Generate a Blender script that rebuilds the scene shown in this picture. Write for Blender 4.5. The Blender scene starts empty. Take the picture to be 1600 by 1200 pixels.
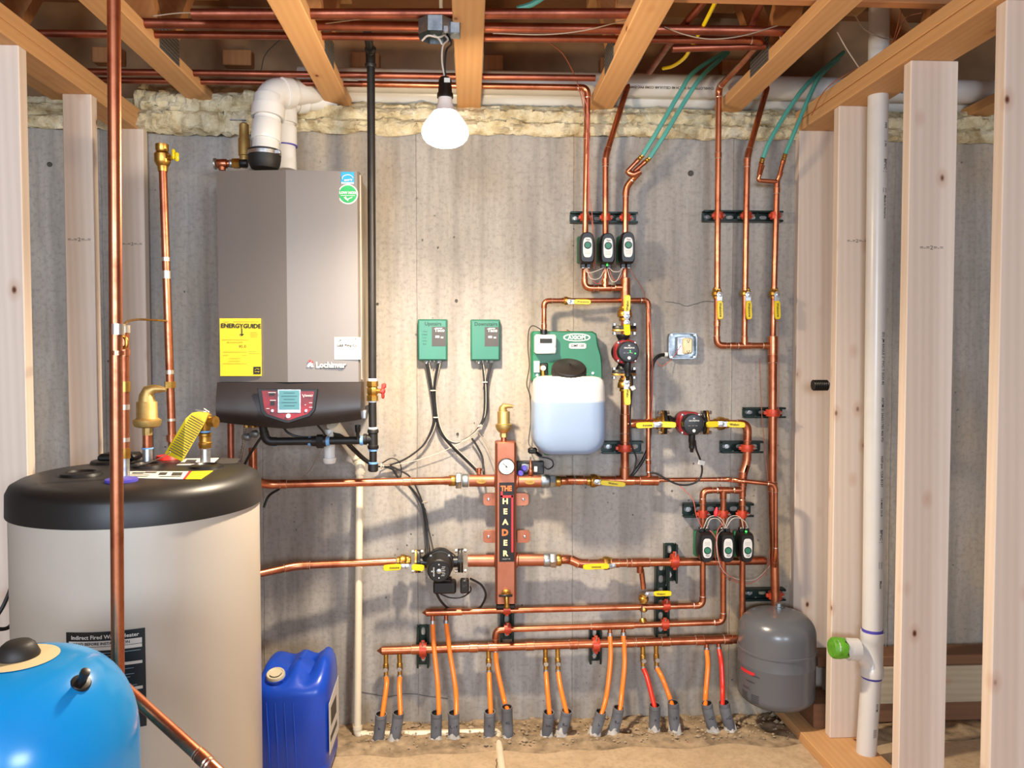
import bpy, math, random
from mathutils import Vector, Matrix
random.seed(7)
V = Vector
sc = bpy.context.scene
col = sc.collection
R = math.radians
# ------------------------------------------------------------------ camera
FPX = 1202.0
YAW, PITCH = R(3.095), R(2.0)
CAM = V((0, -2.93, 1.38))
fw = V((math.sin(YAW)*math.cos(PITCH), math.cos(YAW)*math.cos(PITCH), -math.sin(PITCH)))
rt = V((math.cos(YAW), -math.sin(YAW), 0))
up = rt.cross(fw)
cam = bpy.data.objects.new('camera', bpy.data.cameras.new('camera'))
cam.data.sensor_width = 36
cam.data.lens = 36*FPX/1600
cam.data.clip_start = .02
cam.matrix_world = Matrix(((rt.x, up.x, -fw.x, CAM.x), (rt.y, up.y, -fw.y, CAM.y), (rt.z, up.z, -fw.z, CAM.z), (0, 0, 0, 1)))
col.objects.link(cam)
sc.camera = cam
# ------------------------------------------------------------------ light and exposure
sc.view_settings.view_transform = 'Standard'
sc.view_settings.look = 'None'
sc.view_settings.gamma = 1
sc.view_settings.use_curve_mapping = False
sc.view_settings.exposure = 0.0
wd = bpy.data.worlds.new('world')
sc.world = wd
wd.use_nodes = True
wd.node_tree.nodes['Background'].inputs[0].default_value = (.78, .87, 1, 1)
wd.node_tree.nodes['Background'].inputs[1].default_value = .58

def area(name, loc, target, sx, sy, power, color):
    l = bpy.data.lights.new(name, 'AREA')
    l.shape = 'RECTANGLE'
    l.size, l.size_y, l.energy, l.color = sx, sy, power, color
    o = bpy.data.objects.new(name, l)
    o.location = loc
    o.rotation_euler = (V(target)-V(loc)).to_track_quat('-Z', 'Y').to_euler()
    col.objects.link(o)
area('daylight_window', (-.9, -6.2, 1.75), (0, 0, .9), 1.3, .8, 165, (.74, .85, 1))
area('daylight_window', (1.9, -6.2, 1.75), (.2, 0, .9), 1.3, .8, 125, (.74, .85, 1))
BULB = V((-.068, -.78, 1.985))
bl = bpy.data.lights.new('bulb_light', 'POINT')
bl.energy, bl.color, bl.shadow_soft_size = 24, (1, .80, .55), .045
bo = bpy.data.objects.new('bulb_light', bl)
bo.location = BULB + V((0, 0, -.075))
col.objects.link(bo)
bl = bpy.data.lights.new('bulb_beam', 'SPOT')                  # the reflector throws most of its light downwards
bl.energy, bl.color, bl.shadow_soft_size, bl.spot_size, bl.spot_blend = 165, (1, .85, .66), .045, R(165), 1.0
bo = bpy.data.objects.new('bulb_beam', bl)
bo.location = BULB + V((0, 0, -.075))
col.objects.link(bo)

# ------------------------------------------------------------------ pixel -> point of the room (d = metres in front of the concrete wall)
def P(px, py, d=0.0):
    v = fw*FPX + rt*(px-800) + up*(600-py)
    return CAM + v*((-d-CAM.y)/v.y)
def S(d):
    return FPX/(2.93-d)
class Fr:
    """frame facing the viewer's side of the wall: offsets in photo pixels at depth d"""
    def __init__(s, px, py, d):
        s.o, s.m, s.d = P(px, py, d), (2.93-d)/FPX, d
    def __call__(s, dx=0, dy=0, out=0.0):
        return s.o + V((dx*s.m, -out, -dy*s.m))

# ------------------------------------------------------------------ mesh building
def frame_of(axis):
    a = V(axis).normalized()
    h = V((0, 0, 1)) if abs(a.z) < .9 else V((0, 1, 0))
    u = h.cross(a).normalized()
    return a, u, a.cross(u).normalized()
class MB:
    def __init__(s):
        s.v, s.f, s.mi, s.ms = [], [], [], []
        s.cur = 0
    def mat(s, m):
        if m not in s.ms: s.ms.append(m)
        s.cur = s.ms.index(m)
        return s
    def add(s, vs, fs):
        n = len(s.v)
        s.v += [V(p) for p in vs]
        for f in fs:
            s.f.append([i+n for i in f]); s.mi.append(s.cur)
        return s
    def rings(s, rings, cap0=True, cap1=True, closed=True):
        k = len(rings[0]); vs = [p for r in rings for p in r]; fs = []
        for i in range(len(rings)-1):
            for j in range(k if closed else k-1):
                a, b = i*k+j, i*k+(j+1) % k
                fs.append((a, b, b+k, a+k))
        if cap0: fs.append(tuple(range(k))[::-1])
        if cap1: fs.append(tuple(range((len(rings)-1)*k, len(rings)*k)))
        return s.add(vs, fs)
    def lathe(s, prof, o, axis, n=20, cap0=True, cap1=True, ph=0.0):
        """prof: (distance along axis, radius)"""
        a, u, w = frame_of(axis); o = V(o)
        rs = []
        for z, r in prof:
            rs.append([o + a*z + (u*math.cos(2*math.pi*j/n+ph) + w*math.sin(2*math.pi*j/n+ph))*max(r, 1e-5) for j in range(n)])
        return s.rings(rs, cap0, cap1)
    def cyl(s, a, b, r, n=16, r2=None):
        a, b = V(a), V(b)
        return s.lathe([(0, r), ((b-a).length, r if r2 is None else r2)], a, b-a, n)
    def disc(s, o, axis, r, t, n=24):
        c = min(t*.3, r*.15)
        return s.lathe([(0, r), (t-c, r), (t, r-c)], o, axis, n)
    def tube(s, pts, r, n=12, cap=True):
        pts = [V(p) for p in pts]
        rr = r if isinstance(r, (list, tuple)) else [r]*len(pts)
        rs = []; u = None
        for i, p in enumerate(pts):
            t = (pts[min(i+1, len(pts)-1)]-pts[max(i-1, 0)]).normalized()
            if u is None:
                _, u, _ = frame_of(t)
            u = (u - t*u.dot(t)).normalized()
            w = t.cross(u)
            rs.append([p + (u*math.cos(2*math.pi*j/n)+w*math.sin(2*math.pi*j/n))*rr[i] for j in range(n)])
        return s.rings(rs, cap, cap)
    def box(s, c, sz, b=0.0, rot=None):
        """chamfered box, centre c, full size sz"""
        c = V(c); h = [x/2 for x in sz]
        b = min(b, min(h)*.9)
        M = rot or Matrix.Identity(3)
        if b <= 0:
            vs = [c + M @ V((x*h[0], y*h[1], z*h[2])) for x in (-1, 1) for y in (-1, 1) for z in (-1, 1)]
            return s.add(vs, [(0, 1, 3, 2), (4, 6, 7, 5), (0, 4, 5, 1), (2, 3, 7, 6), (0, 2, 6, 4), (1, 5, 7, 3)])
        vs = []; idx = {}
        for x in (-1, 1):
            for y in (-1, 1):
                for z in (-1, 1):
                    for ax in range(3):
                        q = [x*(h[0]-b), y*(h[1]-b), z*(h[2]-b)]
                        q[ax] = (x, y, z)[ax]*h[ax]
                        idx[x, y, z, ax] = len(vs); vs.append(c + M @ V(q))
        fs = []
        for ax in range(3):
            for sg in (-1, 1):
                o = [(-1, -1), (1, -1), (1, 1), (-1, 1)]
                f = []
                for p, q in o:
                    k = [0, 0, 0]; k[ax] = sg; k[(ax+1) % 3] = p; k[(ax+2) % 3] = q
                    f.append(idx[k[0], k[1], k[2], ax])
                fs.append(f if sg > 0 else f[::-1])
        for ax in range(3):
            for p in (-1, 1):
                for q in (-1, 1):
                    k0 = [0, 0, 0]; k0[ax] = -1; k0[(ax+1) % 3] = p; k0[(ax+2) % 3] = q
                    k1 = list(k0); k1[ax] = 1
                    a1, a2 = (ax+1) % 3, (ax+2) % 3
                    f = [idx[(*k0, a1)], idx[(*k1, a1)], idx[(*k1, a2)], idx[(*k0, a2)]]
                    fs.append(f if p*q < 0 else f[::-1])
        for x in (-1, 1):
            for y in (-1, 1):
                for z in (-1, 1):
                    f = [idx[x, y, z, 0], idx[x, y, z, 1], idx[x, y, z, 2]]
                    fs.append(f if x*y*z > 0 else f[::-1])
        return s.add(vs, fs)
    def prism(s, pts, off, ch=0.0):
        """closed outline pts (3D, planar) swept by vector off, optional chamfer on the far face"""
        pts = [V(p) for p in pts]; off = V(off)
        if ch > 0:
            c = sum(pts, V())/len(pts)
            def shr(p, d): return p + (c-p).normalized()*d
            r = [pts, [p+off*(1-ch/off.length) for p in pts], [shr(p, ch)+off for p in pts]]
        else:
            r = [pts, [p+off for p in pts]]
        return s.rings(r)
    def loft(s, secs, n=32, e=4.0, capfn=None):
        """secs: (z, cx, cy, hx, hy) superellipse sections"""
        rs = []
        for z, cx, cy, hx, hy in secs:
            ring = []
            for j in range(n):
                t = 2*math.pi*(j+.5)/n; ct, st = math.cos(t), math.sin(t)
                k = (abs(ct)**e+abs(st)**e)**(-1/e)
                ring.append(V((cx+hx*ct*k, cy+hy*st*k, z)))
            rs.append(ring)
        return s.rings(rs)
    def text(s, txt, c, size, ang=0.0, t=.0004, sx=1.0, fn=None, bold=0.0):
        """flat lettering facing the viewer's side, centred on c; ang = turn in the wall plane"""
        cu = bpy.data.curves.new('t', 'FONT')
        cu.body = txt; cu.align_x = 'CENTER'; cu.align_y = 'CENTER'; cu.size = size; cu.resolution_u = 2
        cu.offset = bold*size
        o = bpy.data.objects.new('t', cu); col.objects.link(o)
        me = bpy.data.meshes.new_from_object(o)
        vs = [v.co.copy() for v in me.vertices]; fs = [list(p.vertices) for p in me.polygons]
        bpy.data.objects.remove(o); bpy.data.meshes.remove(me); bpy.data.curves.remove(cu)
        ca, sa = math.cos(ang), math.sin(ang); c = V(c); out = []
        for v in vs:
            x, z = v.x*sx, v.y
            x, z = x*ca-z*sa, x*sa+z*ca
            out.append(fn(x, z) if fn else c + V((x, -t, z)))
        return s.add(out, fs)
    def build(s, name, m, parent=None, label=None, origin=None, smooth=True, kind=None):
        if parent is not None:
            o0 = V((0, 0, 0)); q = parent
            while q is not None:
                o0 += q.location; q = q.parent
        else:
            o0 = V(origin) if origin is not None else V((0, 0, 0))
        me = bpy.data.meshes.new(name)
        me.from_pydata([p-o0 for p in s.v], [], s.f)
        ms = s.ms if s.ms else [m]
        for x in ms: me.materials.append(MT(x))
        if len(ms) > 1: me.polygons.foreach_set('material_index', s.mi)
        if smooth:
            me.polygons.foreach_set('use_smooth', [True]*len(s.f))
            me.set_sharp_from_angle(angle=R(38))
        me.validate(); me.update()
        o = bpy.data.objects.new(name, me)
        col.objects.link(o)
        if parent is not None: o.parent = parent
        else: o.location = o0
        if label: o['label'] = label
        if kind: o['kind'] = kind
        return o
def T(name, label, cat, loc, group=None):
    o = bpy.data.objects.new(name, None); o.empty_display_size = .05
    o.location = loc; col.objects.link(o)
    o['label'] = label; o['category'] = cat
    if group: o['group'] = group
    return o
def tag(o, label, cat, group=None):
    o['label'] = label; o['category'] = cat
    if group: o['group'] = group
    return o
def spline(pts, k=8):
    pts = [V(p) for p in pts]
    if len(pts) < 3: return pts
    q = [pts[0]*2-pts[1]] + pts + [pts[-1]*2-pts[-2]]
    out = []
    for i in range(1, len(q)-2):
        a, b, c, d = q[i-1:i+3]
        for j in range(k):
            t = j/k
            out.append(.5*((2*b)+(c-a)*t+(2*a-5*b+4*c-d)*t*t+(3*b-3*c+d-a)*t**3))
    out.append(pts[-1])
    return out

# ------------------------------------------------------------------ materials
def lin(c):
    return tuple((x/255/12.92 if x/255 <= .04045 else ((x/255+.055)/1.055)**2.4) for x in c)+(1,)
_M = {}
def base(name, c, rough, metal=0.0, spec=.5):
    m = bpy.data.materials.new(name); m.use_nodes = True
    b = m.node_tree.nodes['Principled BSDF']
    b.inputs['Base Color'].default_value = lin(c)
    b.inputs['Roughness'].default_value = rough
    b.inputs['Metallic'].default_value = metal
    b.inputs['Specular IOR Level'].default_value = spec
    return m, m.node_tree, b
def N(t, typ, **kw):
    n = t.nodes.new(typ)
    for k, v in kw.items():
        if k in n.inputs: n.inputs[k].default_value = v
        else: setattr(n, k, v)
    return n
def ramp(t, fac, stops):
    n = t.nodes.new('ShaderNodeValToRGB'); e = n.color_ramp.elements
    while len(e) < len(stops): e.new(.5)
    for i, (p, c) in enumerate(stops): e[i].position = p; e[i].color = c
    t.links.new(fac, n.inputs[0]); return n.outputs[0]
def mix(t, fac, a, b, mode='MIX'):
    n = t.nodes.new('ShaderNodeMix'); n.data_type = 'RGBA'; n.blend_type = mode
    for i, x in ((0, fac), (6, a), (7, b)):
        if isinstance(x, (int, float, tuple)): n.inputs[i].default_value = x
        else: t.links.new(x, n.inputs[i])
    return n.outputs[2]
def coords(t, scale=(1, 1, 1), rnd=True, kind='Object'):
    tc = t.nodes.new('ShaderNodeTexCoord'); mp = t.nodes.new('ShaderNodeMapping')
    t.links.new(tc.outputs[kind], mp.inputs[0]); mp.inputs['Scale'].default_value = scale
    if rnd:
        oi = t.nodes.new('ShaderNodeObjectInfo'); mu = N(t, 'ShaderNodeMath', operation='MULTIPLY')
        mu.inputs[1].default_value = 37.0
        t.links.new(oi.outputs['Random'], mu.inputs[0]); t.links.new(mu.outputs[0], mp.inputs['Location'])
    return mp.outputs[0]
def bump(t, b, h, st, dist=.002):
    n = t.nodes.new('ShaderNodeBump'); n.inputs['Strength'].default_value = st; n.inputs['Distance'].default_value = dist
    t.links.new(h, n.inputs['Height']); t.links.new(n.outputs[0], b.inputs['Normal'])
def noise(t, vec, sc_, det=4, rough=.55):
    n = N(t, 'ShaderNodeTexNoise'); n.inputs['Scale'].default_value = sc_; n.inputs['Detail'].default_value = det; n.inputs['Roughness'].default_value = rough
    t.links.new(vec, n.inputs['Vector']); return n.outputs['Fac']
def simple(name, c, rough=.5, metal=0.0, var=.12, sc_=14, spec=.5, bmp=0.0):
    m, t, b = base(name, c, rough, metal, spec)
    vec = coords(t, kind='Object'); n = noise(t, vec, sc_, 3)
    cc = lin(c); lo = tuple(x*(1-var) for x in cc[:3])+(1,); hi = tuple(min(1, x*(1+var)) for x in cc[:3])+(1,)
    t.links.new(ramp(t, n, [(.3, lo), (.7, hi)]), b.inputs['Base Color'])
    if bmp: bump(t, b, noise(t, vec, sc_*8, 2), bmp, .001)
    return m
def wood(name, axis, ca, cb, knot=(96, 52, 26)):
    m, t, b = base(name, ca, .62, 0, .3)
    s = [26, 26, 26]; s[axis] = 1.1
    v = coords(t, tuple(s))
    g = noise(t, v, 1.0, 5, .6)
    s2 = [60, 60, 60]; s2[axis] = 1.0
    v2 = coords(t, tuple(s2))
    w = N(t, 'ShaderNodeTexWave', wave_type='BANDS', bands_direction='DIAGONAL'); w.inputs['Scale'].default_value = .45; w.inputs['Distortion'].default_value = 4; w.inputs['Detail'].default_value = 2
    w.inputs['Detail Scale'].default_value = .3
    t.links.new(v2, w.inputs[0])
    c = mix(t, g, lin(ca), lin(cb))
    c = mix(t, ramp(t, w.outputs['Fac'], [(.0, (0, 0, 0, 1)), (1, (.26, .26, .26, 1))]), c, tuple(x*.86 for x in lin(cb)[:3])+(1,))
    s3 = [9, 9, 9]; s3[axis] = 5.5
    vo = N(t, 'ShaderNodeTexVoronoi'); vo.inputs['Scale'].default_value = 1.0
    t.links.new(coords(t, tuple(s3)), vo.inputs['Vector'])
    kf = ramp(t, vo.outputs['Distance'], [(.03, (1, 1, 1, 1)), (.075, (0, 0, 0, 1))])
    kf2 = ramp(t, vo.outputs['Distance'], [(.06, (.35, .35, .35, 1)), (.2, (0, 0, 0, 1))])
    c = mix(t, kf2, c, lin((176, 110, 62)))
    c = mix(t, kf, c, lin(knot))
    t.links.new(c, b.inputs['Base Color'])
    bump(t, b, w.outputs['Fac'], .12, .001)
    return m
def metal_mat(name, c, c2, rough, sc_=9, r2=None):
    m, t, b = base(name, c, rough, 1.0)
    v = coords(t); n = noise(t, v, sc_, 5, .65)
    t.links.new(ramp(t, n, [(.34, lin(c2)), (.62, lin(c))]), b.inputs['Base Color'])
    rr = ramp(t, n, [(.3, ((r2 or rough+.18),)*3+(1,)), (.7, (rough,)*3+(1,))])
    t.links.new(rr, b.inputs['Roughness'])
    return m
def concrete(name, ca, cb, cc, pits=True, rough=.85):
    m, t, b = base(name, ca, rough, 0, .25)
    v = coords(t, rnd=False)
    n1 = noise(t, v, 1.6, 6, .62); n2 = noise(t, coords(t, (14, 14, 1.0), False), 1.0, 5, .62); n3 = noise(t, v, 60, 4, .7)
    c = mix(t, ramp(t, n1, [(.36, (0, 0, 0, 1)), (.66, (1, 1, 1, 1))]), lin(ca), lin(cb))
    if pits: c = mix(t, ramp(t, noise(t, coords(t, (1.5, 1.5, .8), False), 1.0, 4, .6), [(.48, (0, 0, 0, 1)), (.66, (.8, .8, .8, 1))]), c, lin((176, 156, 126)))
    c = mix(t, ramp(t, n2, [(.42, (0, 0, 0, 1)), (.72, (.85, .85, .85, 1))]), c, lin(cc))
    c = mix(t, ramp(t, n3, [(.36, (.3, .3, .3, 1)), (.52, (0, 0, 0, 1))]), c, tuple(x*.62 for x in lin(cc)[:3])+(1,))
    vo = N(t, 'ShaderNodeTexVoronoi'); vo.inputs['Scale'].default_value = 24
    nz = noise(t, v, 9, 2)
    t.links.new(mix(t, .06, v, nz, 'ADD'), vo.inputs['Vector'])
    pit = ramp(t, vo.outputs['Distance'], [(.055, (0, 0, 0, 1)), (.12, (1, 1, 1, 1))])
    gate = ramp(t, noise(t, v, 3.1, 2), [(.54, (1, 1, 1, 1)), (.60, (0, 0, 0, 1))])
    pf = mix(t, 1.0, pit, gate, 'LIGHTEN')
    if pits:
        c = mix(t, pf, tuple(x*.35 for x in lin(cc)[:3])+(1,), c)
    t.links.new(c, b.inputs['Base Color'])
    h = mix(t, .5, n3, pf if pits else n1)
    bump(t, b, h, .35, .004)
    return m
def plate_mat():
    m, t, b = base('truss_plate_steel', (150, 146, 138), .45, .8)
    return m
def foam_mat():
    m, t, b = base('spray_foam', (214, 198, 150), .8, 0, .2)
    v = coords(t, rnd=False); n = noise(t, v, 16, 6, .6)
    t.links.new(ramp(t, n, [(.3, lin((160, 138, 98))), (.50, lin((204, 190, 154))), (.7, lin((222, 212, 184)))]), b.inputs['Base Color'])
    bump(t, b, noise(t, v, 30, 6), 1.0, .015)
    return m
def tankplastic():
    m, t, b = base('translucent_plastic', (236, 236, 232), .32, 0, .4)
    g = N(t, 'ShaderNodeNewGeometry'); s = N(t, 'ShaderNodeSeparateXYZ')
    t.links.new(g.outputs['Position'], s.inputs[0])
    mr = N(t, 'ShaderNodeMapRange'); mr.inputs['From Min'].default_value = LEVEL-.006; mr.inputs['From Max'].default_value = LEVEL+.004
    t.links.new(s.outputs['Z'], mr.inputs['Value'])
    t.links.new(mix(t, mr.outputs[0], lin((134, 152, 178)), lin((196, 194, 190))), b.inputs['Base Color'])
    b.inputs['Subsurface Weight'].default_value = .25
    b.inputs['Subsurface Radius'].default_value = (.05, .05, .06)
    return m
def emis(name, c, st):
    m, t, b = base(name, c, .4)
    b.inputs['Emission Color'].default_value = lin(c); b.inputs['Emission Strength'].default_value = st
    return m
def boiler_mat():
    m, t, b = base('boiler_paint', (116, 108, 101), .44, .5)
    b.inputs['Coat Weight'].default_value = .08; b.inputs['Coat Roughness'].default_value = .3
    bump(t, b, noise(t, coords(t), 260, 2), .05, .0005)
    return m
def floor_mat():
    m = concrete('slab_concrete', (200, 176, 144), (186, 162, 130), (170, 146, 114), False)
    return m
def blob(name, ca, cb, sc_, lo, hi, rough=.6, metal=0.0):
    m, t, b = base(name, ca, rough, metal)
    n = noise(t, coords(t), sc_, 4)
    t.links.new(ramp(t, n, [(lo, lin(ca)), (hi, lin(cb))]), b.inputs['Base Color'])
    return m
LEVEL = P(888, 626, .2).z
DEFS = {
 'copper': lambda: metal_mat('copper', (214, 138, 102), (158, 88, 62), .27, 11, .42),
 'copper_dull': lambda: metal_mat('copper_dull', (180, 108, 84), (130, 72, 56), .36, 7, .5),
 'copper_paint': lambda: metal_mat('copper_paint', (192, 126, 100), (174, 108, 84), .4, 6),
 'solder': lambda: simple('solder', (226, 214, 200), .3, .9),
 'brass': lambda: metal_mat('brass', (206, 164, 84), (156, 110, 48), .3, 20),
 'brass_matte': lambda: metal_mat('brass_matte', (200, 172, 112), (178, 146, 88), .48, 12),
 'steel': lambda: metal_mat('steel', (206, 208, 210), (150, 152, 154), .3, 30),
 'galv': lambda: metal_mat('galv', (176, 184, 188), (132, 140, 146), .4, 24),
 'iron': lambda: simple('iron', (30, 27, 25), .5, .2, .3, 30),
 'strut': lambda: simple('strut', (22, 42, 36), .38, .3, .25, 30),
 'clamp': lambda: simple('clamp', (186, 66, 42), .42, .35, .2, 30),
 'black': lambda: simple('black', (15, 14, 14), .4),
 'black_matte': lambda: simple('black_matte', (38, 34, 31), .55),
 'rubber': lambda: simple('rubber', (20, 19, 18), .6),
 'lid': lambda: simple('lid', (31, 28, 26), .42, 0, .2, 5, .45),
 'cable': lambda: simple('cable', (24, 23, 24), .5),
 'wirewhite': lambda: simple('wirewhite', (206, 192, 176), .5),
 'wirered': lambda: simple('wirered', (196, 92, 78), .5),
 'wirebrown': lambda: simple('wirebrown', (150, 84, 56), .5),
 'wiretan': lambda: simple('wiretan', (150, 132, 112), .5),
 'yellow': lambda: simple('yellow', (228, 200, 20), .38, 0, .04),
 'yellowtag': lambda: simple('yellowtag', (224, 198, 22), .5, 0, .05, 60),
 'ink': lambda: simple('ink', (14, 13, 12), .6),
 'inksoft': lambda: simple('inksoft', (72, 66, 58), .7),
 'inkgreen': lambda: simple('inkgreen', (16, 46, 38), .7),
 'white': lambda: simple('white', (214, 212, 206), .4, 0, .03),
 'paper': lambda: simple('paper', (206, 203, 196), .6, 0, .03),
 'pvc': lambda: simple('pvc', (216, 214, 210), .3, 0, .03),
 'pvc_cream': lambda: simple('pvc_cream', (226, 212, 184), .35, 0, .04),
 'purple': lambda: simple('purple', (78, 68, 168), .45),
 'bluetape': lambda: simple('bluetape', (110, 160, 210), .5),
 'whitetape': lambda: simple('whitetape', (220, 228, 234), .5),
 'green_box': lambda: simple('green_box', (40, 106, 84), .36, .1, .04),
 'green_dark': lambda: simple('green_dark', (24, 104, 70), .4, 0, .06),
 'green_dial': lambda: simple('green_dial', (40, 112, 84), .4),
 'green_tape': lambda: simple('green_tape', (92, 160, 36), .5, 0, .3, 40),
 'green_sticker': lambda: simple('green_sticker', (30, 150, 84), .5),
 'blue_sticker': lambda: simple('blue_sticker', (30, 140, 190), .5),
 'sticker_grey': lambda: simple('sticker_grey', (58, 54, 52), .5),
 'red_plastic': lambda: simple('red_plastic', (206, 44, 36), .4),
 'red_nut': lambda: simple('red_nut', (226, 52, 66), .4),
 'pump_red': lambda: simple('pump_red', (142, 34, 40), .4, .1, .12),
 'panel_red': lambda: blob('panel_red', (44, 22, 30), (138, 24, 36), 9, .35, .6, .35),
 'red_label': lambda: simple('red_label', (196, 44, 48), .5),
 'orange_letter': lambda: simple('orange_letter', (224, 110, 52), .5),
 'cream_letter': lambda: simple('cream_letter', (240, 214, 160), .5),
 'pex_orange': lambda: simple('pex_orange', (236, 124, 40), .32, 0, .05),
 'pex_red': lambda: simple('pex_red', (204, 48, 34), .32, 0, .05),
 'pex_teal': lambda: simple('pex_teal', (84, 162, 150), .35, 0, .05),
 'sleeve': lambda: blob('sleeve', (112, 114, 118), (92, 94, 98), 12, .4, .6, .5),
 'mortar': lambda: simple('mortar', (186, 180, 170), .9, 0, .2, 40, .2, .5),
 'dirt': lambda: simple('dirt', (152, 132, 106), .95, 0, .45, 22, .1, .6),
 'stone': lambda: simple('stone', (158, 138, 112), .9, 0, .35, 9, .2),
 'tank_body': lambda: simple('tank_body', (196, 186, 172), .38, .15, .03, 3),
 'tank_grey': lambda: simple('tank_grey', (92, 94, 98), .26, 0, .05, 4),
 'tank_blue': lambda: simple('tank_blue', (18, 138, 208), .22, 0, .04, 4),
 'jug_blue': lambda: simple('jug_blue', (18, 66, 176), .3, 0, .12, 6),
 'jug_cap': lambda: simple('jug_cap', (188, 178, 152), .5),
 'boiler': boiler_mat,
 'boiler_side': lambda: metal_mat('boiler_side', (196, 184, 166), (178, 164, 144), .42, 5),
 'plastic_dark': lambda: simple('plastic_dark', (38, 32, 31), .4, 0, .06, 3),
 'screen': lambda: emis('screen', (70, 120, 128), .35),
 'led_green': lambda: emis('led_green', (60, 240, 80), 2.5),
 'bulb_glass': lambda: emis('bulb_glass', (255, 236, 200), 14),
 'porcelain': lambda: simple('porcelain', (226, 214, 206), .3, 0, .03),
 'almond': lambda: simple('almond', (226, 206, 160), .4, 0, .03),
 'plate': plate_mat,
 'foam': foam_mat,
 'axiom_tank': tankplastic,
 'wood_z': lambda: wood('wood_z', 2, (234, 218, 202), (216, 196, 178)),
 'wood_y': lambda: wood('wood_y', 1, (220, 174, 122), (198, 146, 94)),
 'wood_x': lambda: wood('wood_x', 0, (206, 152, 104), (178, 120, 78)),
 'wood_old': lambda: wood('wood_old', 0, (196, 184, 160), (160, 140, 112)),
 'wood_web': lambda: wood('wood_web', 2, (196, 142, 92), (168, 112, 68)),
 'subfloor': lambda: simple('subfloor', (150, 104, 66), .8, 0, .25, 4),
 'rim': lambda: simple('rim', (150, 116, 82), .8, 0, .3, 5),
 'concrete': lambda: concrete('wall_concrete', (176, 170, 162), (152, 147, 141), (124, 119, 113)),
 'slab': floor_mat,
 'wood_dark': lambda: wood('wood_dark', 0, (140, 100, 72), (104, 72, 50)),
 'hole_shade': lambda: simple('hole_shade', (60, 44, 36), .8),
}
def MT(k):
    if k not in _M: _M[k] = DEFS[k]()
    return _M[k]

# ------------------------------------------------------------------ the room
def struct(name, mb, m, smooth=False):
    o = mb.build(name, m, smooth=smooth); o['kind'] = 'structure'; return o
WT = 2.243                                                     # top of the concrete wall
FL = MB(); FL.box((0, -3.21, -.06), (9.4, 5.98, .12)); FL.box((0, -.2, -.09), (9.4, .5, .09))
floor_o = struct('floor', FL, 'slab')
wb = MB(); wb.box((0, .11, (WT-.12)/2), (9.4, .22, WT+.12))
wall_back = struct('wall_back', wb, 'concrete')
w = MB(); w.box((-4.7, -3, 1.2), (.2, 6.4, 3.2)); struct('wall_left', w, 'concrete')
w = MB(); w.box((4.7, -3, 1.2), (.2, 6.4, 3.2)); struct('wall_right', w, 'concrete')
w = MB(); w.box((0, -3.0, 2.78), (9.4, 6.8, .03)); struct('ceiling', w, 'subfloor')
w = MB(); w.box((0, .235, (WT+2.78)/2), (9.4, .04, 2.78-WT)); rim = struct('trim_1', w, 'rim')
# form joints, tie holes and the crack of the concrete wall
for px in (652, 895, 1142, 410, 165, 1392):
    x = P(px, 600, 0).x; m = MB()
    pts = [(x-.003, 0, .0), (x, -.0035, .0), (x+.003, 0, .0)]
    rr = []
    for k in range(26):
        z = .01+k*(WT-.02)/25; j = random.uniform(-.0012, .0012)
        rr.append([V((p[0]+j, p[1]+.0005, z)) for p in pts])
    m.rings(rr, False, False, closed=False).build('form_joint', 'concrete', wall_back)
for px, py, r in ((1079, 271, .011), (78, 257, .009), (713, 470, .006), (590, 475, .005), (1140, 905, .005), (1352, 835, .006), (715, 678, .005), (500, 1030, .005)):
    q = P(px, py, 0); m = MB()
    m.lathe([(0, r), (.004, r), (.004, r*.72), (.0015, r*.6)], q, (0, -1, 0), 16)
    m.build('form_tie', 'inksoft', wall_back)
m = MB()
cr = spline([P(*q, 0) for q in ((556, 1078), (600, 1088), (640, 1084), (700, 1092))], 5)
m.tube([p+V((0, -.001, random.uniform(-.002, .002))) for p in cr], .0012, 5).build('crack', 'inksoft', wall_back)
cr = spline([P(*q, 0) for q in ((1040, 472), (1060, 474), (1075, 478), (1100, 472), (1130, 471))], 5)
MB().tube([p+V((0, -.001, random.uniform(-.002, .002))) for p in cr], .0012, 5).build('crack', 'inksoft', wall_back)

def board(name, c, sz, m, label=None, cat=None, group=None, b=.003, rot=None):
    mb = MB(); c = V(c); mb.box(c, sz, b, rot)
    o = mb.build(name, m, origin=c, smooth=False)
    if cat: tag(o, label, cat, group)
    else: o['kind'] = 'structure'
    return o
# ------------------------------------------------------------------ stud walls
XL, XR = -1.18, 1.262
ZL, ZR = 2.205, 2.241
def stud(x0, x1, y, zt, label, group, stamp=None, z0=.038):
    # front face at y, x0..x1 wide, 38 mm thick going back
    c = V(((x0+x1)/2, y+.019, (z0+zt)/2))
    r = T('wall_stud', label, 'stud', (c.x, c.y, z0), group)
    mb = MB(); mb.box(c, (x1-x0, .038, zt-z0), .0025)
    mb.build('timber', 'wood_z', r, smooth=False)
    if stamp:
        m = MB(); q = V(((x0+x1)/2, y, stamp))
        m.text('=-=2=-=', q, .016, 0, .0006, 1.3).build('grade_stamp', 'inksoft', r)
    return r
stud(XL-.089, XL, -.052, ZL, 'narrow wooden stud of left wall standing against the concrete, left of leaning copper pipe', 'studs of the left partition', 1.79)
stud(XL-.095, XL-.006, -.42, ZL, 'second wooden stud of the left wall, just left of the long copper riser', 'studs of the left partition', 1.75)
LS3 = stud(XL-.100, XL-.011, -.80, ZL, 'nearest wooden stud at the left edge, with two black cables coming through it', 'studs of the left partition')
stud(XR-.012, XR+.128, -.040, ZR, 'wide pale stud flat against the concrete, right of the copper pipes', 'studs of the right partition')
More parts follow.
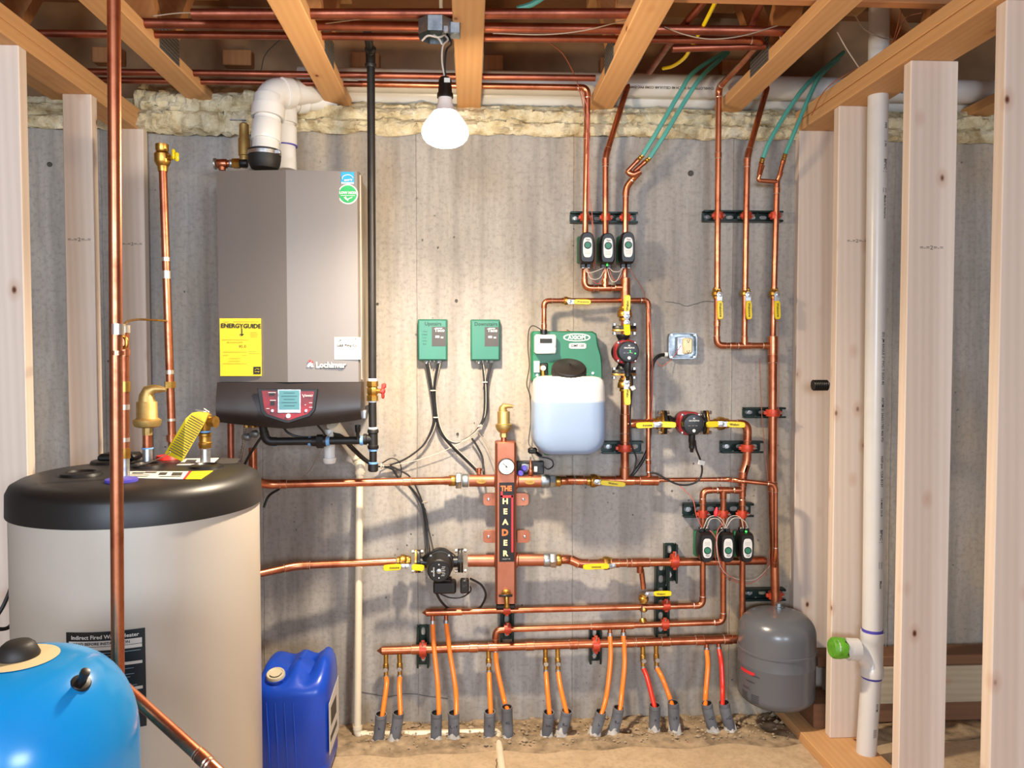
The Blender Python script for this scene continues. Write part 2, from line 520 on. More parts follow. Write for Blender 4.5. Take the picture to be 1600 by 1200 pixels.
stud(XR+.000, XR+.14, -.33, ZR, 'pale stud directly behind the left side of the white drain pipe', 'studs of the right partition', 1.78)
stud(XR+.015, XR+.158, -.735, ZR, 'pinkish wide stud standing free to the right of the white drain pipe', 'studs of the right partition', 1.70)
stud(XR+.028, XR+.17, -1.115, ZR, 'nearest wide stud at the right edge of the picture', 'studs of the right partition')
stud(XR+.04, XR+.18, -1.52, ZR, 'stud beyond the right edge of the picture', 'studs of the right partition')
def plate(name, x0, x1, y0, y1, z0, lab, sk=0.0, h=.038):
    c = V(((x0+x1)/2, (y0+y1)/2, z0+h/2)); L = abs(y1-y0)
    rot = Matrix.Rotation(sk, 3, 'Z')
    return board(name, c, (x1-x0, L, h), 'wood_y', lab, 'timber', None, .003, rot)
plate('top_plate', XL-.1, XL-.005, -2.3, -.01, ZL, 'lower timber of the double top plate on the left wall', .012)
plate('top_plate', XL-.1, XL-.005, -2.3, -.005, ZL+.0385, 'upper timber of the double top plate on the left wall', .012)
plate('top_plate', XR+.008, XR+.15, -2.2, -.005, ZR, 'lower bright timber of the double top plate on the right wall', .018)
plate('top_plate', XR+.004, XR+.146, -2.2, -.005, ZR+.0385, 'upper darker timber of the double top plate on the right wall', .018)
plate('sole_plate', XR-.07, XR+.13, -2.0, -.02, 0, 'wooden sole plate on the floor under the right stud wall', .018)
plate('sole_plate', XL-.1, XL-.005, -2.3, -.02, 0, 'wooden sole plate on the floor under the left stud wall', .012)
# ------------------------------------------------------------------ floor trusses
ZJ = 2.320
xs = [P(px, 183, -.09).x for px in (328, 534, 733, 933, 1128)]
sp = (xs[4]-xs[0])/4
allx = [xs[0]-sp*2, xs[0]-sp] + xs + [xs[4]+sp, xs[4]+2*sp, xs[4]+3*sp]
jlab = ['beyond the left edge', 'above the left stud wall', 'far left, behind the top of the copper riser', 'between the white vent pipes and the black gas pipe', 'beside the light bulb, running straight back', 'right of the bulb, above the first copper pair', 'far right, above the tall copper riser', 'above the right top plate', 'right of the right stud wall', 'beyond the right edge']
for i, x in enumerate(allx):
    y0, y1 = .085, -3.6
    r = T('floor_truss', 'wooden floor truss '+jlab[i], 'truss', (x, 0, ZJ), 'floor trusses overhead')
    m = MB(); m.box((x, (y0+y1)/2, ZJ+.019), (.089, y0-y1, .038), .003); m.build('bottom_chord', 'wood_y', r, smooth=False)
    m = MB(); m.box((x, (y0+y1)/2, 2.745), (.089, y0-y1, .038), .003); m.build('top_chord', 'wood_y', r, smooth=False)
    y = .05; s_ = 1
    pan = [-.42, -1.02, -1.62, -2.22, -2.82]
    a = V((x, .05, 2.727)); 
    for k, yy in enumerate(pan):
        for ya, yb in ((yy+.30, yy+.03), (yy-.30, yy-.03)):
            p0, p1 = V((x, ya, 2.728)), V((x, yb, ZJ+.038))
            dd = (p1-p0); an = math.atan2(dd.y, dd.z)
            m = MB(); m.box((p0+p1)/2, (.086, .038, dd.length), 0, Matrix.Rotation(-an, 3, 'X'))
            m.build('web', 'wood_web', r, smooth=False)
        for sx in (-1, 1):
            m = MB().mat('plate'); m.box((x+sx*.0455, yy, ZJ+.045), (.0015, .16, .085), 0)
            m.mat('plate')
            if yy > -1.3:
                m.mat('sticker_grey')
                for a_ in range(14):
                    for b_ in range(7):
                        m.box((x+sx*.0466, yy-.072+a_*.011, ZJ+.009+b_*.012), (.0018, .0050, .0045), 0)
            m.build('nail_plate', 'plate', r, smooth=False)
# strongback and blocking
board('blocking', (P(1240, 10, .76).x+.02, -.80, ZJ+.115), (.93, .038, .14), 'wood_x', 'reddish timber brace crossing above the right floor trusses', 'timber')
board('blocking', (P(300, 5, .7).x+.1, -.98, ZJ+.20), (.85, .038, .09), 'wood_x', 'timber brace crossing above the left floor trusses', 'timber')
board('sill_plate', (0, .15, ZJ-.039), (7, .12, .075), 'wood_x', 'timber sill plate buried in foam on top of the concrete wall', 'timber')
# beam hangers / notches seen as dark openings behind each truss
for i in range(1, 7):
    x = allx[i]+.08
    board('ledger_block', (x, .19, ZJ+.23), (.11, .045, .06), 'wood_web', 'small block on the rim '+['', 'behind the left wall top plate', 'behind the front copper riser top', 'above the white vent elbows', 'right of the black gas pipe top', 'right of the light bulb truss', 'behind the teal tubes'][i], 'block', 'blocks on the rim between the trusses')
# ------------------------------------------------------------------ spray foam on the sill
def foam_strip(name, x0, x1, lab, amp=1.0, seed=0, big=0.0):
    random.seed(seed); m = MB(); nx = int((x1-x0)/.012); rows = []
    from mathutils import noise as mn
    prof = [(-.003, -.028), (-.014, -.024), (-.023, -.014), (-.025, -.002), (-.021, .010), (-.010, .018), (.004, .022), (-.004, .030), (-.012, .040), (-.012, .052), (-.004, .062), (.010, .068), (.016, .076), (.030, .090), (.06, .10), (.10, .11)]
    for i in range(nx+1):
        x = x0+(x1-x0)*i/nx; row = []
        for k, (dy, dz) in enumerate(prof):
            q = V((x*9, k*.35+seed, seed*3.1))
            a = mn.noise(q*1.0)*.016+(.5-abs(mn.noise(q*2.2))*2)*.012+(.4-abs(mn.noise(V((x*34, k*.9, 2))))*2)*.006
            dr = 0
            if k < 4: dr = -abs(mn.noise(V((x*5, 3, seed))))*.018*(4-k)/4
            row.append(V((x, dy-abs(a)*1.6*amp-big*.03*math.sin(math.pi*k/10), WT+dz*(1+big)+a*.4+dr)))
        rows.append(row)
    m.rings(rows, False, False, closed=False)
    o = m.build(name, 'foam'); tag(o, lab, 'foam'); o['kind'] = 'stuff'
foam_strip('spray_foam', -1.22, -.70, 'thick sloping mass of pale spray foam above the leaning copper pipe', 1.6, 5, .7)
foam_strip('spray_foam', -3.2, 3.4, 'cream spray foam bead along the top of the concrete wall', 1.0, 1)
# ------------------------------------------------------------------ pipework helpers
R12, R34, R1, R125 = .0080, .0111, .0143, .0160
def fillet(a, b, c, L, n=7):
    u, v = (a-b).normalized(), (c-b).normalized()
    p0, p1 = b+u*L, b+v*L; out = []
    for i in range(n+1):
        t = i/n
        out.append(p0*(1-t)**2 + b*2*t*(1-t) + p1*t*t)
    return out
def elbow(root, a, b, c, r, m, L=None, nm='elbow'):
    L = L or r*2.3
    u, v = (a-b).normalized(), (c-b).normalized()
    mb = MB().mat(m)
    pts = [b+u*(L+r*.9)] + fillet(a, b, c, L) + [b+v*(L+r*.9)]
    mb.tube(pts, r*1.13, 14)
    if m in ('copper', 'copper_dull'):
        mb.mat('solder')
        for w in (u, v):
            q = b+w*(L+r*.9); mb.lathe([(-.0011, r*1.16), (.0011, r*1.08)], q, w, 14)
    elif m in ('pvc', 'pvc_cream'):
        mb.mat(m)
        for w in (u, v):
            q = b+w*(L+r*.9); mb.lathe([(-r*.9, r*1.24), (0, r*1.24)], q, w, 20)
    mb.build(nm, m, root)
def tee(root, c, ax, br, r, m='copper', rb=None, ln=2.2, lb=2.2):
    rb = rb or r
    mb = MB().mat(m); ax, br = V(ax).normalized(), V(br).normalized()
    mb.cyl(c-ax*r*ln, c+ax*r*ln, r*1.15, 16)
    mb.cyl(c, c+br*(r*.9+rb*lb), rb*1.15, 14)
    if m in ('copper', 'copper_dull'):
        mb.mat('solder')
        for q, w, rr in ((c+ax*r*ln, ax, r), (c-ax*r*ln, -ax, r), (c+br*(r*.9+rb*lb), br, rb)):
            mb.lathe([(-.0011, rr*1.18), (.0011, rr*1.06)], q, w, 14)
    mb.build('tee', m, root)
def coupling(root, c, ax, r, m='copper', ln=2.0):
    mb = MB().mat(m); ax = V(ax).normalized()
    mb.cyl(c-ax*r*ln/2, c+ax*r*ln/2, r*1.13, 16)
    if m in ('copper', 'copper_dull'):
        mb.mat('solder')
        for sg in (-1, 1): mb.lathe([(-.0011, r*1.17), (.0011, r*1.06)], c+ax*sg*r*ln/2, ax*sg, 14)
    mb.build('coupling', m, root)
def pipe(root, a, b, r, m='copper', nm='pipe', n=16):
    return MB().cyl(a, b, r, n).build(nm, m, root)
def run(name, label, pts, r, group=None, m='copper', cps=(), tees=(), L=None, cat='pipe', root=None):
    w = [P(*p) if not isinstance(p, V) else p for p in pts]
    rt_ = root or T(name, label, cat, w[0], group)
    L0 = L or r*2.3
    for i in range(len(w)-1):
        a, b = w[i], w[i+1]; u = (b-a).normalized()
        if i > 0: a = a+u*L0
        if i < len(w)-2: b = b-u*L0
        pipe(rt_, a, b, r, m)
    for i in range(1, len(w)-1):
        elbow(rt_, w[i-1], w[i], w[i+1], r, m, L)
    def near(q):
        best = None
        for i in range(len(w)-1):
            a, b = w[i], w[i+1]; t = max(0, min(1, (q-a).dot(b-a)/(b-a).length_squared))
            p = a+(b-a)*t
            if best is None or (p-q).length < best[0]: best = ((p-q).length, p, (b-a).normalized())
        return best[1], best[2]
    for c in cps:
        p, ax = near(P(*c)); coupling(rt_, p, ax, r, m)
    for t in tees:
        p, ax = near(P(*t[:3])); br = {'u': (0, 0, 1), 'd': (0, 0, -1), 'l': (-1, 0, 0), 'r': (1, 0, 0), 'f': (0, -1, 0)}[t[3]]
        tee(rt_, p, ax, br, r, m, t[4] if len(t) > 4 else None)
    return rt_
DIR = {'u': V((0, 0, 1)), 'd': V((0, 0, -1)), 'l': V((-1, 0, 0)), 'r': V((1, 0, 0)), 'f': V((0, -1, 0))}
def handle(root, a, b, w, ext=.034, stem=None, prnt=True, yel=None, wordpos=.62):
    """a, b: (px,py,d) stem centre and far end of a lever, w px wide; yel = fraction where the yellow sleeve starts"""
    A, B = P(*a), P(*b); u = (B-A); Ln = u.length; u.normalize()
    n = V((0, -1, 0)); s = n.cross(u).normalized(); wm = w/S(a[2])
    y0 = yel if yel is not None else .16
    hub = MB().mat('steel'); hub.lathe([(0, wm*.52), (.004, wm*.52), (.0045, wm*.34), (.009, wm*.34), (.010, wm*.2)], A+n*.001, n, 6)
    hub.box(A+u*Ln*y0*.55, (abs(u.x)*Ln*y0*1.3+abs(s.x)*wm*.8, .002, abs(u.z)*Ln*y0*1.3+abs(s.z)*wm*.8), 0)
    hub.build('stem_nut', 'steel', root)
    C = A+u*Ln*(y0+1)/2; ln = Ln*(1-y0)
    mb = MB()
    oc = []
    for k in range(20):
        t = 2*math.pi*(k+.5)/20; ct, st = math.cos(t), math.sin(t); q = (abs(ct)**5+abs(st)**5)**(-.2)
        oc.append(C+u*(ct*q*ln/2)+s*(st*q*wm/2)-n*.002)
    mb.prism(oc, n*.008, .002)
    hd = mb.build('lever', 'yellow', root)
    if prnt and ln > .035:
        ang = math.atan2(u.z, u.x)
        if ang > 1.7: ang -= math.pi
        if ang < -1.7: ang += math.pi
        t = MB(); t.text('Webstone', A+u*Ln*wordpos+n*.0062, wm*.55, ang, .0004, 1.0, bold=.02)
        t.build('lettering', 'ink', hd)
def valve(label, c, ax, r, hnd=None, group=None, ln=3.4, m='brass', name='ball_valve', hn=None, body_only=False):
    """ball valve; c (px,py,d), ax 'h' or 'v' or a direction; hnd: list of (a,b,w,yel)"""
    C = P(*c); A = V((1, 0, 0)) if ax == 'h' else V((0, 0, 1)) if ax == 'v' else V(ax).normalized()
    rt_ = T(name, label, 'valve', C, group)
    mb = MB()
    h = r*ln/2
    mb.lathe([(-h, r*1.12), (-h+r*.1, r*1.28), (-h*.62, r*1.28), (-h*.6, r*1.15), (-h*.5, r*1.2)], C, A, 18)
    mb.lathe([(-h*.55, r*1.3), (-h*.42, r*1.72), (-h*.05, r*1.78), (h*.35, r*1.6), (h*.5, r*1.3)], C, A, 18)
    mb.lathe([(h*.42, r*1.5), (h*.72, r*1.5)], C, A, 6)
    mb.lathe([(h*.7, r*1.25), (h-r*.1, r*1.25), (h, r*1.1)], C, A, 18)
    mb.cyl(C, C+V((0, -r*2.5, 0)), r*.62, 12)
    mb.build('body', m, rt_)
    for q in (hnd or []):
        handle(rt_, *q[:3], yel=q[3] if len(q) > 3 else None, prnt=(q[4] if len(q) > 4 else True))
    return rt_
def strut(label, x0, y0, x1, y1, d=.04, back=0.002, group='slotted channels on the wall'):
    """slotted steel channel seen from the front, px rectangle at front depth d"""
    vert = (y1-y0) > (x1-x0)
    a, b = P(x0, y0, d), P(x1, y1, d)
    X0, X1, Z0, Z1 = a.x, b.x, b.z, a.z
    r = T('slotted_channel', label, 'bracket', ((X0+X1)/2, -back, (Z0+Z1)/2), group)
    L = (Z1-Z0) if vert else (X1-X0); W = (X1-X0) if vert else (Z1-Z0)
    cx, cz = (X0+X1)/2, (Z0+Z1)/2
    def Q(u, v, y): return V((cx+v, -y, cz+u)) if vert else V((cx+u, -y, cz+v))
    def bx(mb, u0, u1, v0, v1, ya, yb):
        p, q = Q((u0+u1)/2, (v0+v1)/2, (ya+yb)/2), (abs(u1-u0), abs(yb-ya), abs(v1-v0))
        mb.box(p, (q[2], q[1], q[0]) if vert else q, 0)
    mb = MB(); t = .0028
    # web with slots, set back; side walls and lips stand proud of it
    n = max(1, round(L/.046)); c = L/n; sl, sw = min(.030, c*.66)/2, W*.17
    for k in range(n):
        u = -L/2+c*(k+.5)
        oc = []; orr = []
        for j in range(16):
            th = 2*math.pi*(j+.5)/16; ct, st = math.cos(th), math.sin(th)
            e = (abs(ct)**3+abs(st)**3)**(-1/3); e2 = 1/max(abs(ct), abs(st))
            oc.append((u+ct*e*sl, st*e*sw)); orr.append((u+ct*e2*c/2, st*e2*W/2))
        rings = [[Q(p[0], p[1], back) for p in orr], [Q(p[0], p[1], back+t) for p in orr], [Q(p[0], p[1], back+t) for p in oc], [Q(p[0], p[1], back) for p in oc]]
        mb.rings(rings, False, False)
    for sg in (-1, 1):
        bx(mb, -L/2, L/2, sg*W/2, sg*(W/2-t), back, d)
        bx(mb, -L/2, L/2, sg*W/2, sg*(W/2-W*.16), d-t, d)
    mb.build('channel', 'strut', r, smooth=False)
    fb = MB()
    for u in (-L/2+c/2,):
        fb.lathe([(0, W*.2), (.004, W*.2), (.0042, W*.13), (.009, W*.13)], Q(u, 0, back+t), (0, -1, 0), 6)
    fb.build('bolt', 'steel', r)
    return r
def clamp(root, c, ax, r, m='clamp', w=.026):
    C = P(*c); A = V((0, 0, 1)) if ax == 'v' else V((1, 0, 0)); s = V((1, 0, 0)) if ax == 'v' else V((0, 0, 1))
    mb = MB().mat(m)
    mb.lathe([(-w/2, r*1.2), (-w/2, r*1.62), (-w*.1, r*1.68), (w*.1, r*1.68), (w/2, r*1.62), (w/2, r*1.2)], C, A, 18)
    for sg in (-1, 1):
        mb.box(C+s*sg*r*1.75+V((0, -.001, 0)), (w*.5 if ax == 'h' else r*.8, .012, r*.8 if ax == 'h' else w*.5), .001)
    mb.mat('steel'); mb.cyl(C+s*r*1.2+V((0, -r*1.1, 0)), C+s*r*2.3+V((0, -r*1.1, 0)), .0022, 8)
    mb.build('pipe_clamp', m, root)
def cable(name, label, pts, r, m='cable', group=None, cat='cable', root=None, k=7):
    w = spline([P(*p) for p in pts], k)
    mb = MB().tube(w, r, 8)
    if root: return mb.build(name, m, root)
    o = mb.build(name, m, origin=w[0])
    return tag(o, label, cat, group)

# ------------------------------------------------------------------ brackets first (they hold the pipes)
D = .075                                                       # centre line of pipes on the channels
s_ = strut('green-black slotted channel across the top of the three upper zone valve pipes', 892, 330, 997, 348)
for x in (914, 946.5, 977.5): clamp(s_, (x, 340, D), 'v', R34)
s_ = strut('slotted channel across the three right-hand risers above their yellow levers', 1101, 328, 1224, 346)
for x in (1122, 1166.5, 1211): clamp(s_, (x, 337, D), 'v', R34)
s_ = strut('slotted channel behind the tall riser at the right, halfway up', 1165, 637, 1228, 653)
clamp(s_, (1207.5, 645, D), 'v', R125)
s_ = strut('slotted channel behind the main riser, right of the fluid tank', 942, 690, 1005, 709)
clamp(s_, (976, 700, D), 'v', R125)
s_ = strut('slotted channel below the right-hand red pump', 1129, 690, 1193, 708)
clamp(s_, (1167, 700, D), 'v', R1)
s_ = strut('slotted channel above the three lower zone valves', 1070, 788, 1178, 808)
for x in (1098, 1130, 1159.5): clamp(s_, (x, 803, D), 'v', R34)
s_ = strut('slotted channel just above the grey expansion tank', 1165, 922, 1228, 939)
clamp(s_, (1211, 930, D), 'v', R125)
s_ = strut('short upright slotted channel at the left end of the lowest manifold', 651, 981, 670, 1044)
clamp(s_, (661, 1015, D), 'h', R125)
s_ = strut('upright slotted channel directly under the copper header column', 782, 941, 803, 1004)
clamp(s_, (792, 952, D), 'h', R34); clamp(s_, (793, 982, D), 'h', R34)
s_ = strut('short upright slotted channel under the middle of the lowest manifold', 922, 984, 940, 1038)
clamp(s_, (931, 1007, D), 'h', R125)
s_ = strut('long upright slotted channel behind the drain valve with a yellow lever', 1026, 880, 1046, 996)
clamp(s_, (1041, 946, D), 'h', R34); clamp(s_, (1039, 975, D), 'h', R34)
s_ = strut('short upright slotted channel behind the middle copper line, right of the header', 1040, 852, 1059, 912)
clamp(s_, (1054, 876, D), 'h', R125)

# ------------------------------------------------------------------ upper zone manifold
G1 = 'copper risers of the upper zone manifold'
run('copper_pipe', 'left copper riser of the upper zone trio, bending left under the joists', [(560, 131, .12), (918, 137, .115), (913, 450, D), (977, 450, D)], R34, G1, cps=((915, 213, .1),), tees=((945, 450, D, 'u'),))
run('copper_pipe', 'middle copper riser of the upper zone trio, slanting back to the ceiling', [(988, 112, .02), (946, 245, .09), (946, 441, D)], R34, G1, cps=((946, 252, .09),))
t_ = run('copper_pipe', 'right copper riser of the upper zone trio, fed by two teal tubes', [(1000, 268, .13), (978, 292, .09), (976, 441, D)], R34, G1)
# connectors of the teal tubes
def pexfit(root, a, b, r=R12):
    A, B = P(*a), P(*b); u = (B-A).normalized(); mb = MB().mat('copper')
    L = (B-A).length
    mb.lathe([(0, r), (L*.55, r), (L*.56, r*1.15), (L*.7, r*1.15)], A, u, 12)
    mb.mat('brass'); mb.lathe([(L*.7, r*.9), (L*.74, r*1.2), (L*.8, r*.9), (L*.86, r*1.2), (L*.92, r*.9), (L, r*1.15)], A, u, 12)
    mb.build('tube_connector', 'copper', root)
m = MB(); m.tube(fillet(P(978, 262, .12), P(984, 272, .13), P(1001, 274, .13), .015)+[P(1000, 268, .13)], R34*1.05, 12); m.build('tee', 'copper', t_)
pexfit(t_, (980, 268, .13), (1004, 243, .14)); pexfit(t_, (991, 268, .13), (1015, 247, .14))
teal = 'teal tubes running up into the joists'
cable('teal_tube', 'left teal tube rising from the upper zone pipes to the joists', [(1003, 244, .14), (1030, 200, .15), (1062, 145, .12), (1085, 112, .1), (1135, 80, .0)], .0082, 'pex_teal', teal, 'tube')
cable('teal_tube', 'right teal tube rising from the upper zone pipes to the joists', [(1014, 248, .14), (1042, 205, .15), (1072, 155, .12), (1098, 118, .1), (1138, 82, .0)], .0082, 'pex_teal', teal, 'tube')
# main riser with pump
mr = run('copper_pipe', 'vertical main copper riser carrying the upper red pump', [(977, 449, D), (976, 752, D)], R125, 'main copper lines', tees=((976, 449, D, 'l', R34), (975.5, 662, D, 'r', R1)), cps=((975.5, 468, D), (975.5, 684, D)))
run('copper_pipe', 'horizontal copper main between the header and the thin pipe to the right', [(868, 750, D), (1016, 751, D)], R125, 'main copper lines', tees=((975.5, 751, D, 'u'), (1014, 751, D, 'u', R12)), cps=((890, 751, D), (905, 751, D)))
run('copper_pipe', 'thin copper pipe crossing to the right and turning down beside the tall riser', [(1014, 750, D), (1138, 749, D), (1150, 750.5, .11), (1212, 757, .125), (1212, 868, .125), (1210, 885, D+.03)], R12, 'main copper lines', L=.022, cps=((1030, 750, D), (1124, 749, D)))
# filler line to the fluid tank
run('copper_pipe', 'copper fill line looping from the fluid feeder to the right of the upper pump', [(850, 517, .10), (850, 470, .10), (1013, 469, .045), (1013, 738, .06)], R12*1.15, 'main copper lines', m='copper', cps=((850, 510, .1), (1013, 722, .06)))
valve('ball valve with yellow lever on the fill line above the fluid feeder', (885, 470, .088), 'h', R12*1.1, [((890, 471.5, .115), (923, 472, .115), 8.2, .2)], 'ball valves with yellow levers', 4.2)
# right hand risers
G2 = 'copper risers at the right of the wall'
run('copper_pipe', 'left riser of the right-hand trio, slanting up to the ceiling', [(1140, 62, .53), (1191, 63, .53), (1123, 137, .09), (1120, 540, D), (1207, 540, D)], R34, G2, cps=((1122, 243, .085), (1145, 540, D), (1119.5, 505, D)), tees=((1163, 540, D, 'u'),))
run('copper_pipe', 'middle riser of the right-hand trio, bending back under the joists', [(1205, 115, .02), (1167.5, 246, .09), (1163, 531, D)], R34, G2, cps=((1167, 252, .09),))
tr = run('copper_pipe', 'tall right riser of the right-hand trio, running down to the grey tank', [(1214, 283, .085), (1207.5, 530, D)], R34, G2, cps=((1213, 298, .085),))
run('copper_pipe', 'thick lower part of the tall right riser, ending on the grey tank', [(1207.5, 530, D), (1207, 760, D), (1212, 950, .10)], R125, G2, cps=((1207, 560, D),), tees=((1207.5, 540, D, 'l', R34),), L=.004)
m = MB(); m.tube([P(1192, 258, .10)]+fillet(P(1192, 258, .10), P(1184, 282, .09), P(1214, 284, .09), .012)+[P(1214, 284, .09)], R12, 12); m.build('branch_bend', 'copper', tr)
m = MB(); m.tube([P(1214, 284, .085), P(1221, 268, .10)], R12*1.1, 12); m.build('branch', 'copper', tr)
pexfit(tr, (1186, 272, .095), (1192, 246, .13)); pexfit(tr, (1218, 274, .095), (1227, 240, .13))
cable('teal_tube', 'left teal tube feeding the far right riser', [(1192, 247, .13), (1204, 218, .13), (1236, 165, .10), (1265, 128, .08), (1318, 82, .0)], .0082, 'pex_teal', teal, 'tube')
cable('teal_tube', 'right teal tube feeding the far right riser', [(1227, 241, .13), (1244, 200, .13), (1266, 148, .10), (1282, 118, .08), (1310, 92, .0)], .0082, 'pex_teal', teal, 'tube')
for x, y, lab in ((1120, 456, 'left'), (1165, 456, 'middle'), (1209.5, 456, 'right')):
    valve('upright ball valve with yellow lever, %s of the right-hand risers' % lab, (x, y+2, D), 'v', R34, [((x+4, y+4.5, .105), (x+5.5, y+43, .105), 9.5, .24)], 'ball valves with yellow levers', 3.8)
# pump branch to the right
run('copper_pipe', 'copper branch linking the main riser to the right-hand red pump', [(985, 661, D), (1040, 661, D)], R1, 'pump branch pipes')
run('copper_pipe', 'copper bend right of the red pump, jogging down to the lower zone manifold', [(1110, 662, D), (1168, 662, D), (1167, 722, D), (1160, 742, D), (1160, 765, D)], R1, 'pump branch pipes', L=.030, cps=((1167, 683, D), (1167, 714, D)))
G3 = 'copper pipes of the lower zone manifold'
run('copper_pipe', 'lower zone manifold top pipe with its left drop running to the upper floor manifold', [(1160, 766, D), (1098, 766, D), (1098, 946, D), (666, 957, D)], R34, G3, cps=((1098, 783, D), (713, 955.5, D)), tees=((1130, 766, D, 'd'),))
run('copper_pipe', 'middle drop of the lower zone manifold, turning left along the wall to an elbow', [(1130, 775, D), (1130, 972, D), (774, 984, D), (774, 1006, D)], R34, G3, cps=((928, 979, D), (985, 977, D)))
run('copper_pipe', 'right drop of the lower zone manifold, going down behind the grey tank', [(1160, 752, D), (1160, 1000, D)], R34, G3, tees=((1160, 766, D, 'l'),), cps=((1160, 785, D),))
# end cone and body of the upper floor manifold
m3 = run('floor_manifold', 'upper floor manifold with pointed end, feeding two orange tubes', [(666, 957, D), (722, 955.5, D)], R34*1.28, 'floor manifolds', cat='manifold')
m = MB(); A = P(668, 957, D); m.lathe([(0, R34*1.28), (.006, R34*1.05), (.020, .001)], A, (-1, 0, 0), 14); m.build('pointed_end', 'copper', m3)
m4 = run('floor_manifold', 'lowest long copper manifold with pointed left end along the wall', [(597, 1016.5, D), (1156, 998.5, D)], R125, 'floor manifolds', cat='manifold', cps=((650, 1015, D), (740, 1012, D), (770, 1011, D), (828, 1009, D), (896, 1006.5, D), (984, 1004, D), (1000, 1003.5, D), (1040, 1002, D), (1093, 1000, D), (1137, 999, D)))
m = MB(); A = P(599, 1016.5, D); m.lathe([(0, R125), (.008, R125*.8), (.024, .001)], A, (-1, 0, 0), 14); m.build('pointed_end', 'copper', m4)
m5 = run('floor_manifold', 'short copper manifold section feeding two curved orange tubes', [(928, 979, D), (990, 977, D)], R34*1.25, 'floor manifolds', cat='manifold')
# middle copper line right of header
run('copper_pipe', 'lower copper line right of the header, running behind the zone valves', [(868, 874, D), (892, 874, D), (905, 881, D+.01), (1000, 879, D), (1196, 876, .055)], R125*.96, 'main copper lines', L=.022, tees=((1000, 879, D, 'd', R34),), cps=((960, 880, D), (985, 879, D)))
run('copper_pipe', 'copper drop down to the drain valve', [(1002, 890, D), (1005.5, 920, D)], R34*.9, 'main copper lines')
run('copper_pipe', 'upper horizontal copper pipe left of the header, coming from behind the big tank', [(372, 745, .30), (418, 757, .22), (705, 751, D+.02)], R1, 'main copper lines', L=.03, cps=((441, 757, .215), (635, 753, .12)))
run('copper_pipe', 'lower horizontal copper pipe left of the black pump, sloping behind the big tank', [(380, 902, .24), (462, 884, .15), (618, 877, D+.02)], R1*.95, 'main copper lines', L=.03, cps=((478, 883, .145),))
# ------------------------------------------------------------------ valves on the mains
YL = 'ball valves with yellow levers'
valve('horizontal ball valve with yellow lever, left of the main riser foot', (928, 751, D), 'h', R1, [((932, 753, .11), (977, 757, .115), 8.5, .12)], YL, 4.0)
valve('horizontal ball valve with yellow lever on the lower line right of the header', (948, 880, D), 'h', R1, [((958, 884, .11), (911, 886, .115), 8.5, .13)], YL, 4.0)
valve('ball valve with yellow lever pointing down, below the upper red pump', (976.5, 601, D), 'v', R125, [((979, 597, .115), (980.5, 633, .125), 10, .3)], YL, 3.2)
valve('ball valve with yellow lever pointing up above the upper red pump', (976, 490, D), 'v', R125, [((979, 494, .115), (980.5, 461, .12), 10, .22)], YL, 3.4)
valve('ball valve with yellow lever left of the right-hand red pump', (1032, 661, D), 'h', R1, [((1029, 663.5, .12), (994, 665, .125), 9.5, .22)], YL, 4.0)
valve('ball valve with yellow lever right of the right-hand red pump', (1127, 661.5, D), 'h', R1, [((1127, 662.5, .12), (1164, 664, .125), 9.5, .24)], YL, 4.0)
v = valve('brass drain valve with yellow lever pointing right, above the middle manifold', (1005.5, 935, D), 'v', R34, [((1011, 928, .10), (1049, 927, .105), 8, .28)], YL, 3.0)
m = MB(); q = P(1005.5, 948, D); m.lathe([(0, R34*1.1), (.006, R34*1.35), (.014, R34*1.35), (.018, R34)], q, (0, 0, -1), 16); m.build('hose_thread', 'brass', v)
m = MB(); m.tube(spline([P(1004, 945, .09), P(1002.5, 955, .095), P(1003, 966, .10)], 5), .0016, 6); m.build('cap_strap', 'black', v)
m = MB(); q = P(1004, 967, .10); m.lathe([(0, .012), (.006, .014), (.014, .014), (.014, .009), (.006, .008)], q, (.1, -.5, -.8), 18, True, True); m.build('hose_cap', 'brass', v)

# ------------------------------------------------------------------ circulators
def bolt(mb, a, ax, r=.0045, ln=.03):
    ax = V(ax).normalized(); a = V(a)
    mb.cyl(a-ax*ln/2, a+ax*ln/2, r*.6, 8)
    for sg in (-1, 1): mb.lathe([(0, r*1.25), (r*1.3, r*1.25)], a+ax*sg*(ln/2-r*1.2), ax*sg, 6)
def flange(name, label, c, ax, hw=.046, hh=.021, grp='pump flanges', bm='brass', hn=None, cat='flange', flip=1):
    """oval bolted pump flange: brass half and black iron half, bolts above and below/left and right"""
    C = P(*c); A = V((1, 0, 0)) if ax == 'h' else V((0, 0, 1)); s = V((0, 0, 1)) if ax == 'h' else V((1, 0, 0))
    r = T(name, label, cat, C, grp); n = V((0, -1, 0))
    def oval(o, t, k):
        pts = []
        for j in range(24):
            th = 2*math.pi*j/24; ct, st = math.cos(th), math.sin(th)
            rad = hh + (hw-hh)*abs(ct)**3
            pts.append(o+s*(ct*rad*k)+n*(st*hh*k*1.15))
        return pts
    a = MB(); a.prism(oval(C-A*.0085*flip, 0, 1.0), A*.0075*flip, .0015); a.build('brass_half', bm, r)
    a = MB(); a.prism(oval(C+A*.0005*flip, 0, .98), A*.011*flip, .0015); a.build('iron_half', 'black', r)
    for sg in (-1, 1):
        b = MB(); bolt(b, C+s*sg*hw*.82, A, .0058, .040); b.build('bolt', 'steel', r)
    for q in (hn or []):
        handle(r, *q[:3], yel=q[3] if len(q) > 3 else None, prnt=(q[4] if len(q) > 4 else True))
    return r
